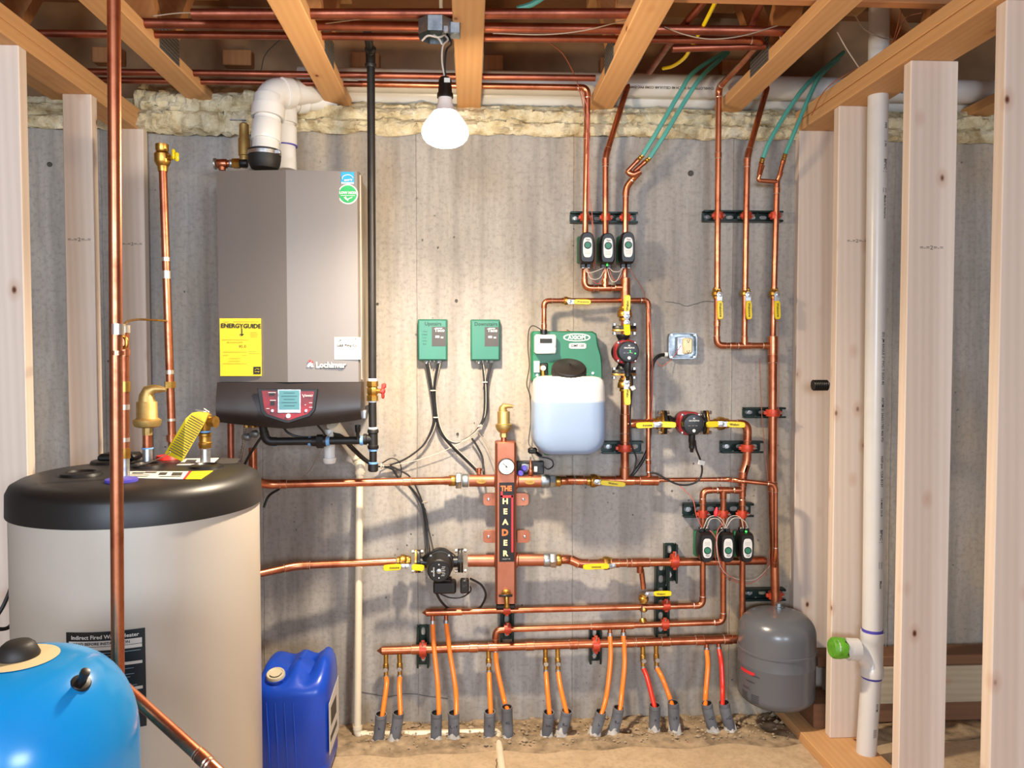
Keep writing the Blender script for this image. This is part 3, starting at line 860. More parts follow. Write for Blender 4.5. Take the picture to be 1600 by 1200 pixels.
def red_pump(label, c, ax, lit=False, conn='d'):
    C = P(*c); n = V((0, -1, 0)); r = T('circulator_pump', label, 'pump', C, 'red circulator pumps')
    A = V((1, 0, 0)) if ax == 'h' else V((0, 0, 1))
    a = MB(); a.cyl(C-A*.066, C+A*.066, .019, 18)
    for sg in (-1, 1): a.lathe([(.046, .019), (.058, .026), (.066, .026)], C, A*sg, 18)
    a.lathe([(-.035, .030), (-.02, .042), (.01, .044), (.022, .040)], C, n, 24); a.build('volute', 'black', r)
    a = MB(); oc = []
    for j in range(28):
        th = 2*math.pi*(j+.5)/28; ct, st = math.cos(th), math.sin(th); e = (abs(ct)**3.4+abs(st)**3.4)**(-1/3.4)
        oc.append(C+n*.020+V((ct*e*.041, 0, st*e*.043)))
    a.prism(oc, n*.052, .004); a.build('motor_housing', 'pump_red', r)
    for sx in (-1, 1):
        for sz in (-1, 1):
            b = MB(); b.lathe([(0, .0048), (.003, .0048), (.004, .003)], C+n*.0715+V((sx*.031, 0, sz*.033)), n, 10); b.build('screw', 'steel', r)
    F0 = C+n*.07
    a = MB(); a.lathe([(0, .0385), (.034, .0385), (.040, .036), (.041, .030)], F0, n, 36); fc = a.build('control_face', 'black', r)
    E = F0+n*.0415
    t = MB(); t.lathe([(0, .0058), (.0012, .0058)], E+V((0, 0, -.022)), n, 16); t.build('push_button', 'white', fc)
    t = MB(); t.text('GRUNDFOS', E+V((0, 0, .014)), .0072, 0, bold=.02); t.text('X', E+V((0, 0, .022)), .008, 0, .0004, 1.4, bold=.03)
    for k in range(3): t.box(E+V((-.017+k*.013, -.0002, -.004)), (.008, .0004, .0006))
    t.build('lettering', 'white', fc)
    if lit:
        t = MB(); t.text('2', E+V((.004, 0, .001)), .012, 0); t.lathe([(0, .0024), (.001, .0024)], E+V((.022, 0, -.006)), n, 10); t.build('display', 'led_green', fc)
    else:
        t = MB(); t.box(E+V((0, -.0003, -.002)), (.009, .0006, .0035)); t.build('display', 'sticker_grey', fc)
    q = C+n*.085+V((0, 0, -.036))
    a = MB(); a.lathe([(0, .0125), (.030, .0125), (.034, .0105), (.052, .0105), (.056, .007), (.068, .006)], q, (0, 0, -1), 14); a.build('plug', 'black', r)
    return r
red_pump('upper red circulator pump with black face, its green display lit', (973.5, 550, D), 'v', True)
red_pump('right-hand red circulator pump with black face and unlit display', (1071, 659.5, D), 'h')
flange('pump_flange', 'bolted flange above the upper red pump, with a short yellow lever', (975.5, 514, D), 'v', hn=[((979, 504, .11), (980.5, 524, .12), 10, .05, False)], flip=1)
flange('pump_flange', 'bolted flange below the upper red pump', (975, 583, D), 'v', flip=1, hn=[((978, 592, .11), (979.5, 580, .12), 5, .05, False)])
flange('pump_flange', 'bolted flange on the left side of the right-hand red pump, with a short yellow lever', (1037, 660, D), 'h', hn=[((1031, 663, .118), (1056, 664, .125), 9.5, .05, False)])
flange('pump_flange', 'bolted flange on the right side of the right-hand red pump, with a short yellow lever', (1103, 660, D), 'h', flip=-1, hn=[((1124, 662.5, .118), (1103, 663.5, .125), 9.5, .05, False)])
# pump cord
cable('electric_cable', 'black cord hanging from the right-hand red pump and looping left', [(1086, 688, .15), (1088, 702, .145), (1094, 718, .12), (1097, 735, .11), (1092, 750, .105), (1078, 757, .105), (1060, 757, .105), (1042, 749, .10), (1026, 740, .09), (1015, 739, .085)], .0036, cat='cable')
tag(MB().box(P(1096, 723, .123), (.026, .0025, .017), .0006, Matrix.Rotation(.25, 3, 'Y')).build('paper_tag', 'paper', origin=P(1096, 723, .123)), 'white paper tag on the cord of the right-hand red pump', 'tag')
cable('electric_cable', 'black cord dropping beside the riser from the upper red pump', [(986, 585, .15), (988, 600, .13), (985, 640, .10), (986, 690, .10), (994, 715, .09), (992, 732, .09), (985, 745, .08)], .0034, cat='cable')
tag(MB().box(P(989, 606, .14), (.016, .0025, .016), .0006, Matrix.Rotation(-.5, 3, 'Y')).build('paper_tag', 'paper', origin=P(989, 606, .14)), 'white paper tag on the cord below the upper red pump', 'tag')
# black circulator left of the header
def black_pump():
    C = P(688, 878, .085); n = V((0, -1, 0)); r = T('circulator_pump', 'black circulator pump with round dark nameplate, left of the copper header', 'pump', C)
    a = MB(); a.cyl(C-V((.075, 0, 0)), C+V((.075, 0, 0)), .021, 18); a.lathe([(-.035, .036), (-.02, .050), (.012, .052), (.03, .046)], C, n, 26)
    a.tube([C+V((-.03, -.01, .03)), C+V((-.055, -.005, .01)), C+V((-.06, 0, 0))], .016, 12); a.build('volute', 'black', r)
    a = MB(); a.lathe([(.030, .050), (.036, .050), (.037, .046), (.10, .044), (.118, .041), (.122, .036)], C, n, 30); a.build('motor_housing', 'iron', r)
    for k in range(4):
        th = math.pi/4+k*math.pi/2; b = MB(); b.lathe([(0, .005), (.008, .005), (.009, .003)], C+n*.036+V((math.cos(th)*.047, 0, math.sin(th)*.047)), n, 8); b.build('screw', 'steel', r)
    a = MB(); a.lathe([(.118, .037), (.125, .036)], C, n, 32); f = a.build('nameplate', 'black', r)
    E = C+n*.1255
    t = MB(); t.lathe([(0, .009), (.002, .009), (.003, .007)], E, n, 16); t.build('vent_screw', 'steel', f)
    t = MB(); t.text('GRUNDFOS', E+V((-.018, 0, -.002)), .0062, math.pi/2, bold=.02); t.text('X', E+V((-.024, 0, .0)), .009, math.pi/2, bold=.02)
    for k in range(6): t.box(E+V((.014+.0025*(k % 2), -.0002, -.016+k*.0062)), (.012, .0004, .0011))
    t.box(E+V((0, -.0002, .024)), (.004, .0004, .004)); t.box(E+V((0, -.0002, -.024)), (.004, .0004, .004))
    t.build('lettering', 'white', f)
    a = MB(); q = P(695, 916, .14); a.box(q, (.083, .045, .046), .006); a.box(P(693, 905, .135), (.06, .04, .01), .003); a.build('terminal_box', 'black', r)
    a = MB(); q = P(726, 915, .15); a.box(q, (.032, .035, .05), .004); b_ = a.build('switch_box', 'black', r)
    a = MB(); a.text('8/9', q+V((0, -.0182, .004)), .011, .3); a.build('handwriting', 'inksoft', b_)
    return r
black_pump()
flange('pump_flange', 'bolted flange on the left side of the black pump, with yellow levers either side', (652.5, 877, .085), 'h', .044, .021, hn=[((636, 885, .125), (599, 887.5, .13), 9.5, .24), ((630, 885, .1245), (663, 887.5, .13), 9.5, .4, False)], flip=1)
flange('pump_flange', 'black bolted flange on the right side of the black pump', (720, 876, .085), 'h', .046, .023, bm='black', flip=-1)
valve('brass ball valve body left of the black pump', (631, 877, .085), 'h', R1, None, YL, 3.6, 'brass')
for lab, pts, rr in (('thick black cord looping from the black pump down behind the manifold', [(735, 904, .12), (752, 914, .10), (759, 930, .085), (752, 947, .06), (744, 952, .045)], .0042),
                     ('thin black cord loop hanging under the black pump', [(688, 928, .12), (704, 934, .11), (722, 933, .11), (735, 924, .12), (735, 916, .13)], .0026),
                     ('pair of black cords dropping left under the black pump', [(682, 927, .12), (688, 938, .10), (697, 948, .07), (704, 952, .04)], .0048),
                     ('black cord over the top of the black pump', [(664, 872, .1), (676, 862, .1), (690, 857, .09), (706, 864, .08), (714, 872, .07)], .002)):
    cable('electric_cable', lab, pts, rr, cat='cable')

# ------------------------------------------------------------------ copper header column
def header():
    f = Fr(790.5, 818, .125); C = P(790.5, 818, .085)
    top, bot = P(790.5, 691, .125), P(790.5, 944, .125)
    W = 33/S(.125); r = T('header_column', 'square copper-coloured header column with a black nameplate down its front', 'header', (C.x, -.085, bot.z))
    a = MB(); h = W/2; cx = f.o.x
    oc = [V((cx+sx*(h-a_), -.085+sy*(h-b_), bot.z)) for sx, sy, a_, b_ in ((-1, -1, 0, .008), (-1, -1, .008, 0), (1, -1, .008, 0), (1, -1, 0, .008), (1, 1, 0, .008), (1, 1, .008, 0), (-1, 1, .008, 0), (-1, 1, 0, .008))]
    a.prism(oc, (0, 0, top.z-bot.z), .004); a.build('column', 'copper_paint', r)
    yf = -.085-h
    a = MB(); q = P(790.5, 947, .1); a.box(V((cx, -.085, q.z+.004)), (W*.9, W*.9, .014), .002); a.build('foot_cap', 'black', r)
    # mounting tabs
    for px, py in ((765, 780), (765, 838), (816, 780), (818, 838)):
        q = P(px, py, .06); sx = -1 if px < 790 else 1; a = MB()
        oc = []; w2, h2 = .024, .024
        for dx, dz in ((-1, -1), (-1, 1), (1, 1), (1, -1)):
            if dx == sx:
                for t in ((0, 1), (.35, .35), (1, 0)) if dx*dz > 0 else ((1, 0), (.35, .35), (0, 1)):
                    oc.append(V((q.x+dx*w2*(1-.45*t[0]), -.06, q.z+dz*h2*(1-.4*t[1]))))
            else: oc.append(V((q.x+dx*w2, -.06, q.z+dz*h2)))
        ctr = sum(oc, V())/len(oc); oc.sort(key=lambda p: math.atan2(p.z-ctr.z, p.x-ctr.x))
        a.prism(oc, (0, -.004, 0), .0008); tb = a.build('mounting_tab', 'copper_paint', r)
        a = MB(); a.lathe([(0, .0055), (.003, .0055), (.0045, .0035)], V((q.x+sx*.004, -.064, q.z)), (0, -1, 0), 8); a.build('screw', 'steel', tb)
    # side stubs
    def stub(p0, p1, rr=.0225, m='copper_paint'):
        A, B = P(*p0), P(*p1); a = MB(); a.cyl(A, B, rr, 24); u = (B-A).normalized()
        a.lathe([(0, rr*1.22), (.006, rr*1.22), (.010, rr*1.02)], A, u, 24); return a.build('side_port', m, r)
    stub((776, 751, .085), (733, 751, .085)); stub((806, 752, .085), (845, 752, .085)); stub((776, 876, .085), (731, 876, .085)); stub((806, 875, .085), (849, 875, .085))
    for px, py in ((752, 752.5), (828, 753.5)):
        t = MB(); q = P(px, py, .108); k = [V((q.x+.018*math.cos(i*.5236/2), -.1078, q.z+.0075*math.sin(i*.5236/2))) for i in range(24)]
        t.prism(k, (0, -.0012, 0)); e = t.build('cast_emblem', 'brass', r)
        t = MB(); t.text('S-HDR', q+V((0, -.0012, 0)), .009, 0, sx=.8); t.build('lettering', 'copper_dull', e)
    a = MB(); q = P(748.5, 741, .085); a.lathe([(0, .0085), (.012, .0085), (.014, .0105), (.022, .0105), (.023, .007)], q, (0, 0, 1), 14); a.build('sensor_port', 'copper', r)
    # unions
    def union(seq, lab, grp='header unions'):
        cx0 = P(*seq[0][0]); u_ = T('pipe_union', lab, 'pipe fitting', cx0, grp)
        for p0, p1, rr, n, mt, nm in seq:
            A, B = P(*p0), P(*p1); a = MB(); L = (B-A).length; c = min(.003, L*.2)
            a.lathe([(0, rr*.92), (c, rr), (L-c, rr), (L, rr*.92)], A, B-A, n); a.build(nm, mt, u_)
    union([((722, 751, .085), (732, 751, .085), .0245, 24, 'galv', 'threaded_collar'), ((712, 751, .085), (721, 751, .085), .031, 6, 'steel', 'union_nut'), ((701, 751, .085), (712, 751, .085), .0205, 20, 'brass', 'reducer'), ((694, 751, .085), (701, 751, .085), .0165, 20, 'copper', 'adapter')], 'silver union joining the upper left copper pipe to the header')
    union([((845, 752, .085), (858, 752, .085), .0250, 24, 'galv', 'threaded_collar'), ((859, 752, .085), (868, 752, .085), .0235, 6, 'galv', 'union_nut'), ((868, 752, .085), (876, 752, .085), .020, 20, 'brass', 'reducer'), ((876, 751, .085), (886, 751, .08), .0165, 20, 'copper', 'adapter')], 'grey galvanised union on the upper right side of the header')
    union([((849, 875, .085), (859, 875, .085), .0250, 24, 'galv', 'threaded_collar'), ((859, 875, .085), (869, 875, .085), .029, 6, 'steel', 'union_nut'), ((869, 875, .085), (877, 875, .085), .022, 20, 'brass', 'reducer'), ((877, 875, .085), (890, 874, .08), .0150, 20, 'copper', 'adapter')], 'silver and brass union on the lower right side of the header')
    # nameplate
    a = MB(); A, B = P(780, 754, -yf+.001), P(803.5, 877.5, -yf+.001); cy = yf-.0008
    a.box(V(((A.x+B.x)/2, cy, (A.z+B.z)/2)), (B.x-A.x, .0016, A.z-B.z), .0004); npz = a.build('nameplate', 'black', r)
    cy -= .0009; d = -cy; mx = (A.x+B.x)/2; pw = (B.x-A.x)/23.5
    def at(py, px=791): q = P(px, py, d); return V((q.x, cy, q.z))
    t = MB(); t.text('THE', at(763.5), .026, 0, sx=.85, bold=.05); t.text('D', at(832.5, 789), .032, bold=.05); t.build('lettering', 'orange_letter', npz)
    t = MB()
    for ch, py in (('H', 783.5), ('E', 799.5), ('A', 816), ('E', 848.5), ('R', 865)): t.text(ch, at(py, 789.5), .028, 0, sx=1.05, bold=.045)
    t.text('A', at(816, 789.5), .01); t.build('lettering', 'cream_letter', npz)
    t = MB()
    for (x0, y0, x1, y1) in ((782.5, 768, 785.5, 777), (782.5, 774, 801.5, 777.5), (799, 774, 802, 863)):
        a0, b0 = P(x0, y0, d), P(x1, y1, d); t.box(V(((a0.x+b0.x)/2, cy, (a0.z+b0.z)/2)), (b0.x-a0.x, .0006, a0.z-b0.z))
    t.build('red_stripe', 'red_label', npz)
    t = MB(); t.text('CALEFFI TYPE', at(873.5), .005, 0); t.build('lettering', 'white', npz)
    # gauge
    q = P(791, 728.5, .135); g = T('pressure_gauge', 'round pressure gauge with white face on the header column', 'gauge', q)
    a = MB(); a.lathe([(-.012, .024), (0, .030), (.012, .0305), (.014, .0285), (.011, .0275)], q, (0, -1, 0), 32, True, False); a.build('case', 'black', g)
    a = MB(); a.lathe([(.008, .0275), (.0112, .0275)], q, (0, -1, 0), 32); fc = a.build('dial', 'white', g)
    t = MB()
    for k in range(25):
        th = R(-45+k*270/24); c, s_ = math.cos(th), math.sin(th); p = q+V((c*.0225, -.0116, s_*.0225)); t.box(p, (.0035 if k % 4 == 0 else .002, .0005, .0006), 0, Matrix.Rotation(-th, 3, 'Y'))
    t.text('psi', q+V((0, -.0116, -.010)), .007); t.build('markings', 'inksoft', fc)
    t = MB(); t.box(q+V((-.005, -.0125, .006)), (.024, .0008, .0016), 0, Matrix.Rotation(R(45), 3, 'Y')); t.lathe([(.011, .003), (.014, .003)], q, (0, -1, 0), 10); t.build('needle', 'ink', fc)
    # drain cock at the foot
    q = P(791, 928, .13); g = T('drain_cock', 'small brass drain cock with black lever at the foot of the header column', 'valve', q)
    a = MB(); a.lathe([(-.01, .016), (.004, .018), (.008, .012), (.02, .011)], q, (0, -1, 0), 20); a.tube([q+V((0, -.018, .0)), q+V((0, -.022, -.01)), q+V((.001, -.024, -.038))], [.010, .0095, .008], 14); a.lathe([(0, .009), (.007, .0105), (.012, .008)], q+V((.001, -.024, -.034)), (0, 0, -1), 14)
    a.build('body', 'brass', g)
    a = MB(); a.box(q+V((-.004, -.034, .004)), (.05, .006, .009), .002); a.build('lever', 'black', g)
header()
def air_vent(label, px, py0, py1, d, w, nipple, grp=None):
    """brass air vent: py0 top of elbow, py1 foot; w = px width of the canister"""
    f = Fr(px, py1, d); m_ = f.m; r = T('air_vent', label, 'air vent', f.o, grp)
    k = w*m_/2; H = (py1-py0)*m_
    a = MB(); a.lathe([(0, k*.48), (H*.16, k*.48)], f.o, (0, 0, 1), 18); a.build('nipple', nipple, r)
    a = MB(); a.lathe([(H*.15, k*.62), (H*.26, k*.62)], f.o, (0, 0, 1), 6); a.lathe([(H*.27, k*.75), (H*.34, k*1.15), (H*.42, k*1.32), (H*.48, k*1.32), (H*.50, k*1.05), (H*.52, k*1.0), (H*.80, k*1.0), (H*.815, k*.96)], f.o, (0, 0, 1), 28)
    a.build('canister', 'brass_matte', r)
    a = MB(); o = f.o+V((0, 0, H*.81))
    pts = [o+V((-k*.1, 0, 0)), o+V((-k*.1, 0, H*.08)), o+V((k*.1, 0, H*.135)), o+V((k*.7, 0, H*.14)), o+V((k*1.5, 0, H*.125))]
    a.tube(pts, [k*.72, k*.66, k*.5, k*.36, k*.22], 14); a.build('outlet', 'brass_matte', r)
    return r
air_vent('brass air vent on top of the copper header column', 787, 631, 692, .085, 19.5, 'copper')

# ------------------------------------------------------------------ zone valves
def zone_valve(label, cx, y0, y1, up_=True, lit=False, grp=None):
    """cx at the front face, y0..y1 the black body, terminals at the bottom (up_=True) or the top"""
    d0, d1 = .085, .150; f = Fr(cx, (y0+y1)/2, d1); m_ = f.m; H = (y1-y0)*m_; W = 24*m_
    r = T('zone_valve', label, 'zone valve', (f.o.x, -.07, f.o.z), grp); sg = 1 if up_ else -1
    a = MB()
    secs = [(0, .92), (.02, 1), (.045, 1), (.060, .93), (.066, .80)]
    rs = []
    for out, k in secs:
        ring = []
        for j in range(32):
            th = 2*math.pi*(j+.5)/32; ct, st = math.cos(th), math.sin(th)
            ex = 3.0 if st*sg > 0 else 7.0
            e = (abs(ct)**ex+abs(st)**ex)**(-1/ex)
            ring.append(V((f.o.x+ct*e*W/2*k, -d0-out, f.o.z+st*e*H/2*(k*.5+.5))))
        rs.append(ring)
    a.rings(rs); a.build('actuator', 'black', r)
    a = MB(); a.box(V((f.o.x-.0, -d0+.012, f.o.z)), (W*.98, .03, H*.86), .004); a.build('base', 'green_dark', r)
    yf = -d0-.0665; s = MB(); oc = []
    for j in range(28):
        th = 2*math.pi*(j+.5)/28; ct, st = math.cos(th), math.sin(th); q = (abs(ct)**3+abs(st)**4)**(-1/3.5)
        oc.append(V((f.o.x+ct*q*7.3*m_, yf, f.o.z-sg*.4*m_+st*q*15.5*m_)))
    s.prism(oc, (0, -.0016, 0), .0005); lb = s.build('label_plate', 'white', r)
    dc = V((f.o.x, yf-.0016, f.o.z+sg*3.0*m_))
    s = MB(); s.lathe([(0, 5.8*m_), (.002, 5.8*m_)], dc, (0, -1, 0), 24); dl = s.build('dial_ring', 'black', lb)
    s = MB(); s.lathe([(.0018, 4.6*m_), (.004, 4.2*m_)], dc, (0, -1, 0), 24); s.build('dial', 'green_dial', r)
    t = MB(); t.text('Taco', V((f.o.x+.001, yf-.0018, f.o.z+sg*11.5*m_)), .0075, 0, bold=.03)
    for k in range(3): t.box(V((f.o.x, yf-.0017, f.o.z-sg*(6+k*2.2)*m_)), (9*m_, .0003, .0006))
    t.build('lettering', 'inksoft', lb)
    for dx in (-5, 4):
        b = MB(); b.box(V((f.o.x+dx*m_, -d0-.025, f.o.z-sg*(H/2+.006))), (7*m_, .022, .015), .002); b.build('terminal', 'black', r)
        b = MB(); b.box(V((f.o.x+dx*m_, -d0-.030, f.o.z-sg*(H/2+.0135))), (4.5*m_, .010, .003), .001); b.build('terminal_clip', 'steel', r)
    if lit:
        b = MB(); b.lathe([(0, .0032), (.006, .0032), (.008, .002)], V((f.o.x, -d0-.045, f.o.z-sg*(H/2+.004))), (0, -1, 0), 10); b.build('status_light', 'led_green', r)
    return r
ZG = 'black zone valves'
zone_valve('upper zone valve on the left riser', 918, 361.5, 411, True, False, ZG)
zone_valve('upper zone valve on the middle riser, with a green light under it', 950, 363, 411.5, True, True, ZG)
zone_valve('upper zone valve on the right riser', 981.5, 361, 411, True, False, ZG)
zone_valve('lower zone valve on the left drop, head down', 1105, 833, 881, False, False, ZG)
zone_valve('lower zone valve on the middle drop, head down', 1137.5, 833, 881, False, False, ZG)
zone_valve('lower zone valve on the right drop, head down, with a green light on top', 1168, 833, 881, False, True, ZG)
WG = 'thin control wires looping between the zone valves'
seen_ = {}
wl = [('white', [(914, 417, .11), (918, 426, .115), (930, 424, .12), (944, 418, .11)]), ('white', [(916, 417, .11), (922, 434, .12), (936, 435, .12), (946, 419, .11)]),
      ('white', [(948, 418, .11), (955, 438, .12), (964, 438, .12), (974, 417, .11)]), ('white', [(952, 418, .11), (958, 424, .12), (968, 424, .12), (972, 418, .11)]),
      ('red', [(917, 417, .11), (928, 440, .11), (938, 441, .1), (947, 420, .11)]), ('red', [(951, 418, .11), (958, 436, .11), (968, 436, .1), (978, 418, .11)]),
      ('brown', [(982, 417, .11), (990, 430, .11), (1003, 450, .09), (1009, 468, .07), (1016, 510, .065), (1019, 600, .065), (1015, 640, .06), (1012, 690, .06)]),
      ('red', [(1013, 470, .07), (1017, 520, .07), (1020, 580, .065), (1018, 660, .06)]),
      ('brown', [(918, 330, .12), (924, 345, .1), (927, 370, .1), (930, 415, .1)]), ('red', [(920, 210, .12), (921, 300, .12), (926, 345, .1), (928, 420, .1)]),
      ('white', [(1099, 826, .115), (1106, 810, .12), (1117, 806, .12), (1128, 812, .12), (1135, 826, .115)]), ('white', [(1104, 826, .115), (1110, 812, .12), (1122, 811, .12), (1133, 826, .115)]),
      ('white', [(1134, 826, .115), (1143, 812, .12), (1153, 809, .12), (1164, 815, .12), (1169, 826, .115)]), ('white', [(1132, 826, .115), (1140, 808, .12), (1156, 808, .12), (1162, 826, .115)]),
      ('red', [(1098, 826, .115), (1088, 806, .11), (1082, 780, .09), (1060, 757, .06)]), ('red', [(1106, 826, .115), (1118, 840, .13), (1117, 862, .14), (1122, 884, .12), (1140, 905, .08), (1170, 912, .06), (1195, 895, .06), (1204, 870, .08), (1205, 850, .09)]),
      ('white', [(1131, 826, .115), (1121, 838, .15), (1121, 868, .15), (1130, 892, .12), (1150, 904, .08), (1180, 905, .06), (1207, 880, .08)]),
      ('red', [(1129, 818, .12), (1120, 834, .15), (1123, 870, .15), (1134, 894, .12), (1152, 908, .08)]),
      ('brown', [(1125, 757, .06), (1131, 772, .1), (1128, 800, .11), (1120, 812, .12)]),
      ('brown', [(1187, 560, .03), (1190, 640, .05), (1195, 700, .05), (1200, 750, .06)]), ('brown', [(1215, 480, .09), (1217, 560, .09), (1216, 650, .09), (1214, 740, .1)]),
      ('brown', [(1205, 845, .09), (1200, 880, .08), (1197, 900, .08)]),
      ('red', [(1026, 564, .06), (1034, 572, .05), (1050, 560, .02), (1064, 540, .05)])]
for i, (c, pts) in enumerate(wl):
    k_ = (c, 0 if i < 6 or i in (8, 9) else 1 if i < 8 else 2 if i < 19 else 3 if i < 22 else 4); seen_[k_] = seen_.get(k_, -1)+1
    cable('control_wire', ['first ', 'second ', 'third ', 'fourth ', 'fifth ', 'sixth '][seen_[k_]]+{'white': 'thin white', 'red': 'thin reddish', 'brown': 'thin brown'}[c]+' control wire '+('among the upper zone valves' if i < 6 or i in (8, 9) else 'running down beside the fill line' if i < 8 else 'looping over and behind the lower zone valves' if i < 19 else 'hanging along the tall riser' if i < 22 else 'entering the junction box'), pts, .0013 if c != 'brown' else .0013, 'wire'+c, '%s wires, set %d' % (c, 0 if i < 6 or i in (8, 9) else 1 if i < 8 else 2 if i < 19 else 3 if i < 22 else 4), 'wire')
m = MB(); q = P(1118, 800, .12); m.lathe([(0, .0055), (.014, .009), (.034, .0035)], q+V((0, 0, -.016)), (.15, 0, 1), 10)
tag(m.build('wire_connector', 'red_nut', origin=q), 'bright red wire nut between the lower zone valve pipes', 'wire connector')

# ------------------------------------------------------------------ floor loops
def floor_loop(i, x0, y0, mid, x1, y1, c, brass, where):
    """x0,y0 top at the manifold; x1,y1 mouth of the grey sleeve"""
    w = 'red' if c == 'pex_red' else 'orange'
    r = T('heating_tube', '%s floor heating tube %s' % (w, where), 'tube', P(x0, y0, D), 'floor heating tubes')
    a, b = P(x0, y0, D), P(x1, y1+1, .190)
    if brass:
        cx = P(x0+(1 if x1 > x0 else 0), y0+36, D+.008); u = (cx-a).normalized(); L = (cx-a).length
        f = MB(); f.lathe([(0, .0088), (L*.4, .0088), (L*.42, .0105), (L*.52, .0112), (L*.70, .0112), (L*.72, .0085), (L, .0085)], a, u, 12); fi = f.build('isolation_valve', 'brass', r)
        f = MB(); f.lathe([(0, .0065), (.010, .0065), (.011, .0085), (.018, .0085)], a+u*L*.62, (0, -1, 0), 8); f.build('key_stop', 'steel', fi)
        f = MB(); f.lathe([(L*.9, .0102), (L*1.08, .0102)], a, u, 12); f.build('crimp_ring', 'steel', r)
        st = cx
    else:
        st = P(x0, y0+10, D+.003); f = MB(); u = (st-a).normalized(); L = (st-a).length; f.cyl(a, st, .0082, 12); f.build('stub', 'copper', r)
        f = MB(); f.lathe([(L*.75, .0104), (L*1.25, .0104)], a, u, 12); f.build('crimp_ring', 'steel', r)
    pts = [st] + [P(*q) for q in mid] + [b, b+V((0, 0, -.004))]
    MB().tube(spline(pts, 7), .0090, 12).build('tube', c, r)
    return r
def sleeve(px, py, lean, mark, where, amt):
    """grey conduit stub: mouth centre px,py; lean = px shift of the foot"""
    A = P(px, py, .192); B = V((P(px+lean, py+46, .18).x, -.178, -.006)); r = T('conduit_sleeve', 'grey conduit stub in the floor '+where, 'conduit', (B.x, B.y, 0), 'grey conduit stubs')
    R_ = .0202; k = [A, A*.7+B*.3+V((-(lean)*.0002, 0, 0)), A*.3+B*.7, B]
    k = spline(k, 4); a = MB(); n = 20; u = None; rs = []
    outer = []
    t0 = (k[1]-k[0]).normalized()
    a.tube(k, R_, n, True)
    a2 = MB(); a2.mat('sleeve'); 
    # open mouth: wall ring and inner bore in rubber black, standing in for its shade
    a.v = a.v; 
    o = a.build('sleeve', 'sleeve', r)
    me = o.data
    rim_ = MB(); ax, uu, ww = frame_of(-t0)
    def circ(rad, h): return [A+ax*h+(uu*math.cos(2*math.pi*j/n)+ww*math.sin(2*math.pi*j/n))*rad for j in range(n)]
    rim_.rings([circ(R_, -.002), circ(R_, .012), circ(R_*.84, .012), circ(R_*.84, .0105)], False, False); rim_.build('rim', 'sleeve', r)
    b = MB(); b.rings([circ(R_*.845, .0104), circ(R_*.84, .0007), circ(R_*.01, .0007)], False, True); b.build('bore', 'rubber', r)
    t = MB(); q = A*.62+B*.38; t.text(mark, V((q.x, q.y-R_*1.02, q.z)), .017, 0, fn=lambda x, z: V((q.x+x, q.y-R_*math.cos(min(1.3, abs(x)/R_))-.0006, q.z+z))); t.build('handwriting', 'ink', r)
    # mortar splashes round the foot
    random.seed(int(px)); mt = MB(); rs = []
    for i in range(7):
        h = i/6; ring = []
        for j in range(18):
            th = 2*math.pi*j/18
            top = .018*amt+.008*math.sin(th*2+px)*amt+.006*math.sin(th*5+px*2)*amt
            rad = (R_+.006*(1-h)**2+.0012)*(1+random.uniform(-.02, .04)) if h < 1 else R_*.98
            c_ = B*(1-top*h/.13)+A*(top*h/.13)
            ring.append(V((c_.x+math.cos(th)*rad, c_.y+math.sin(th)*rad, -.004+top*h)))
        rs.append(ring)
    mt.rings(rs); mt.build('mortar', 'mortar', r)
    return r
LP = [(603, 1022, [(604, 1070, .12)], 597, 1120, 'pex_orange', True, 'R', -4, 'first from the left', .6),
      (624, 1021, [(624, 1075, .12)], 626, 1117, 'pex_orange', True, '?', -6, 'second from the left', 1.2),
      (676, 962, [(678, 1010, .09), (684, 1070, .13)], 686, 1117, 'pex_orange', False, '1', -1, 'third from the left', .9),
      (697, 961, [(703, 1020, .09), (712, 1078, .13)], 713, 1117, 'pex_orange', False, 'C19', 0, 'fourth from the left', 1.3),
      (763, 1014, [(765, 1075, .13)], 767, 1116, 'pex_orange', True, 'R', -1, 'fifth from the left, just left of the elbow tube', .6),
      (774, 1006, [(777, 1045, .09), (788, 1095, .14)], 793, 1108, 'pex_orange', False, '4S', 2, 'sixth from the left, under the copper elbow', .6),
      (852, 1013, [(855, 1075, .13)], 859, 1118, 'pex_orange', True, '5R', -3, 'seventh from the left', .9),
      (871, 1013, [(876, 1075, .13)], 886, 1116, 'pex_orange', True, 'RS', -9, 'eighth from the left', 1.5),
      (953, 981, [(954, 1030, .10), (948, 1085, .14)], 940, 1116, 'pex_orange', False, 'S', -10, 'ninth from the left, curving left', 1.4),
      (974, 980, [(976, 1035, .10), (972, 1080, .14)], 969, 1110, 'pex_orange', False, 'RS', -9, 'tenth from the left, curving left', 1.4),
      (1004, 1008, [(1012, 1062, .12)], 1023, 1105, 'pex_red', True, 'R', -1, 'eleventh from the left, slanting right', 1.6),
      (1025, 1007, [(1035, 1060, .12), (1045, 1086, .14)], 1050, 1101, 'pex_orange', True, 'TR', 3, 'twelfth from the left, slanting right', 1.5),
      (1104, 1004, [(1106, 1040, .11), (1103, 1080, .14)], 1102, 1103, 'pex_orange', False, '8G', 10, 'thirteenth from the left, second from the grey tank', 1.5),
      (1123, 1003, [(1127, 1035, .11), (1129, 1075, .14)], 1129, 1102, 'pex_red', False, '8G', 10, 'at the right end, nearest the grey tank', 1.4)]
for q in LP:
    floor_loop(0, q[0], q[1], q[2], q[3], q[4], q[5], q[6], q[9])
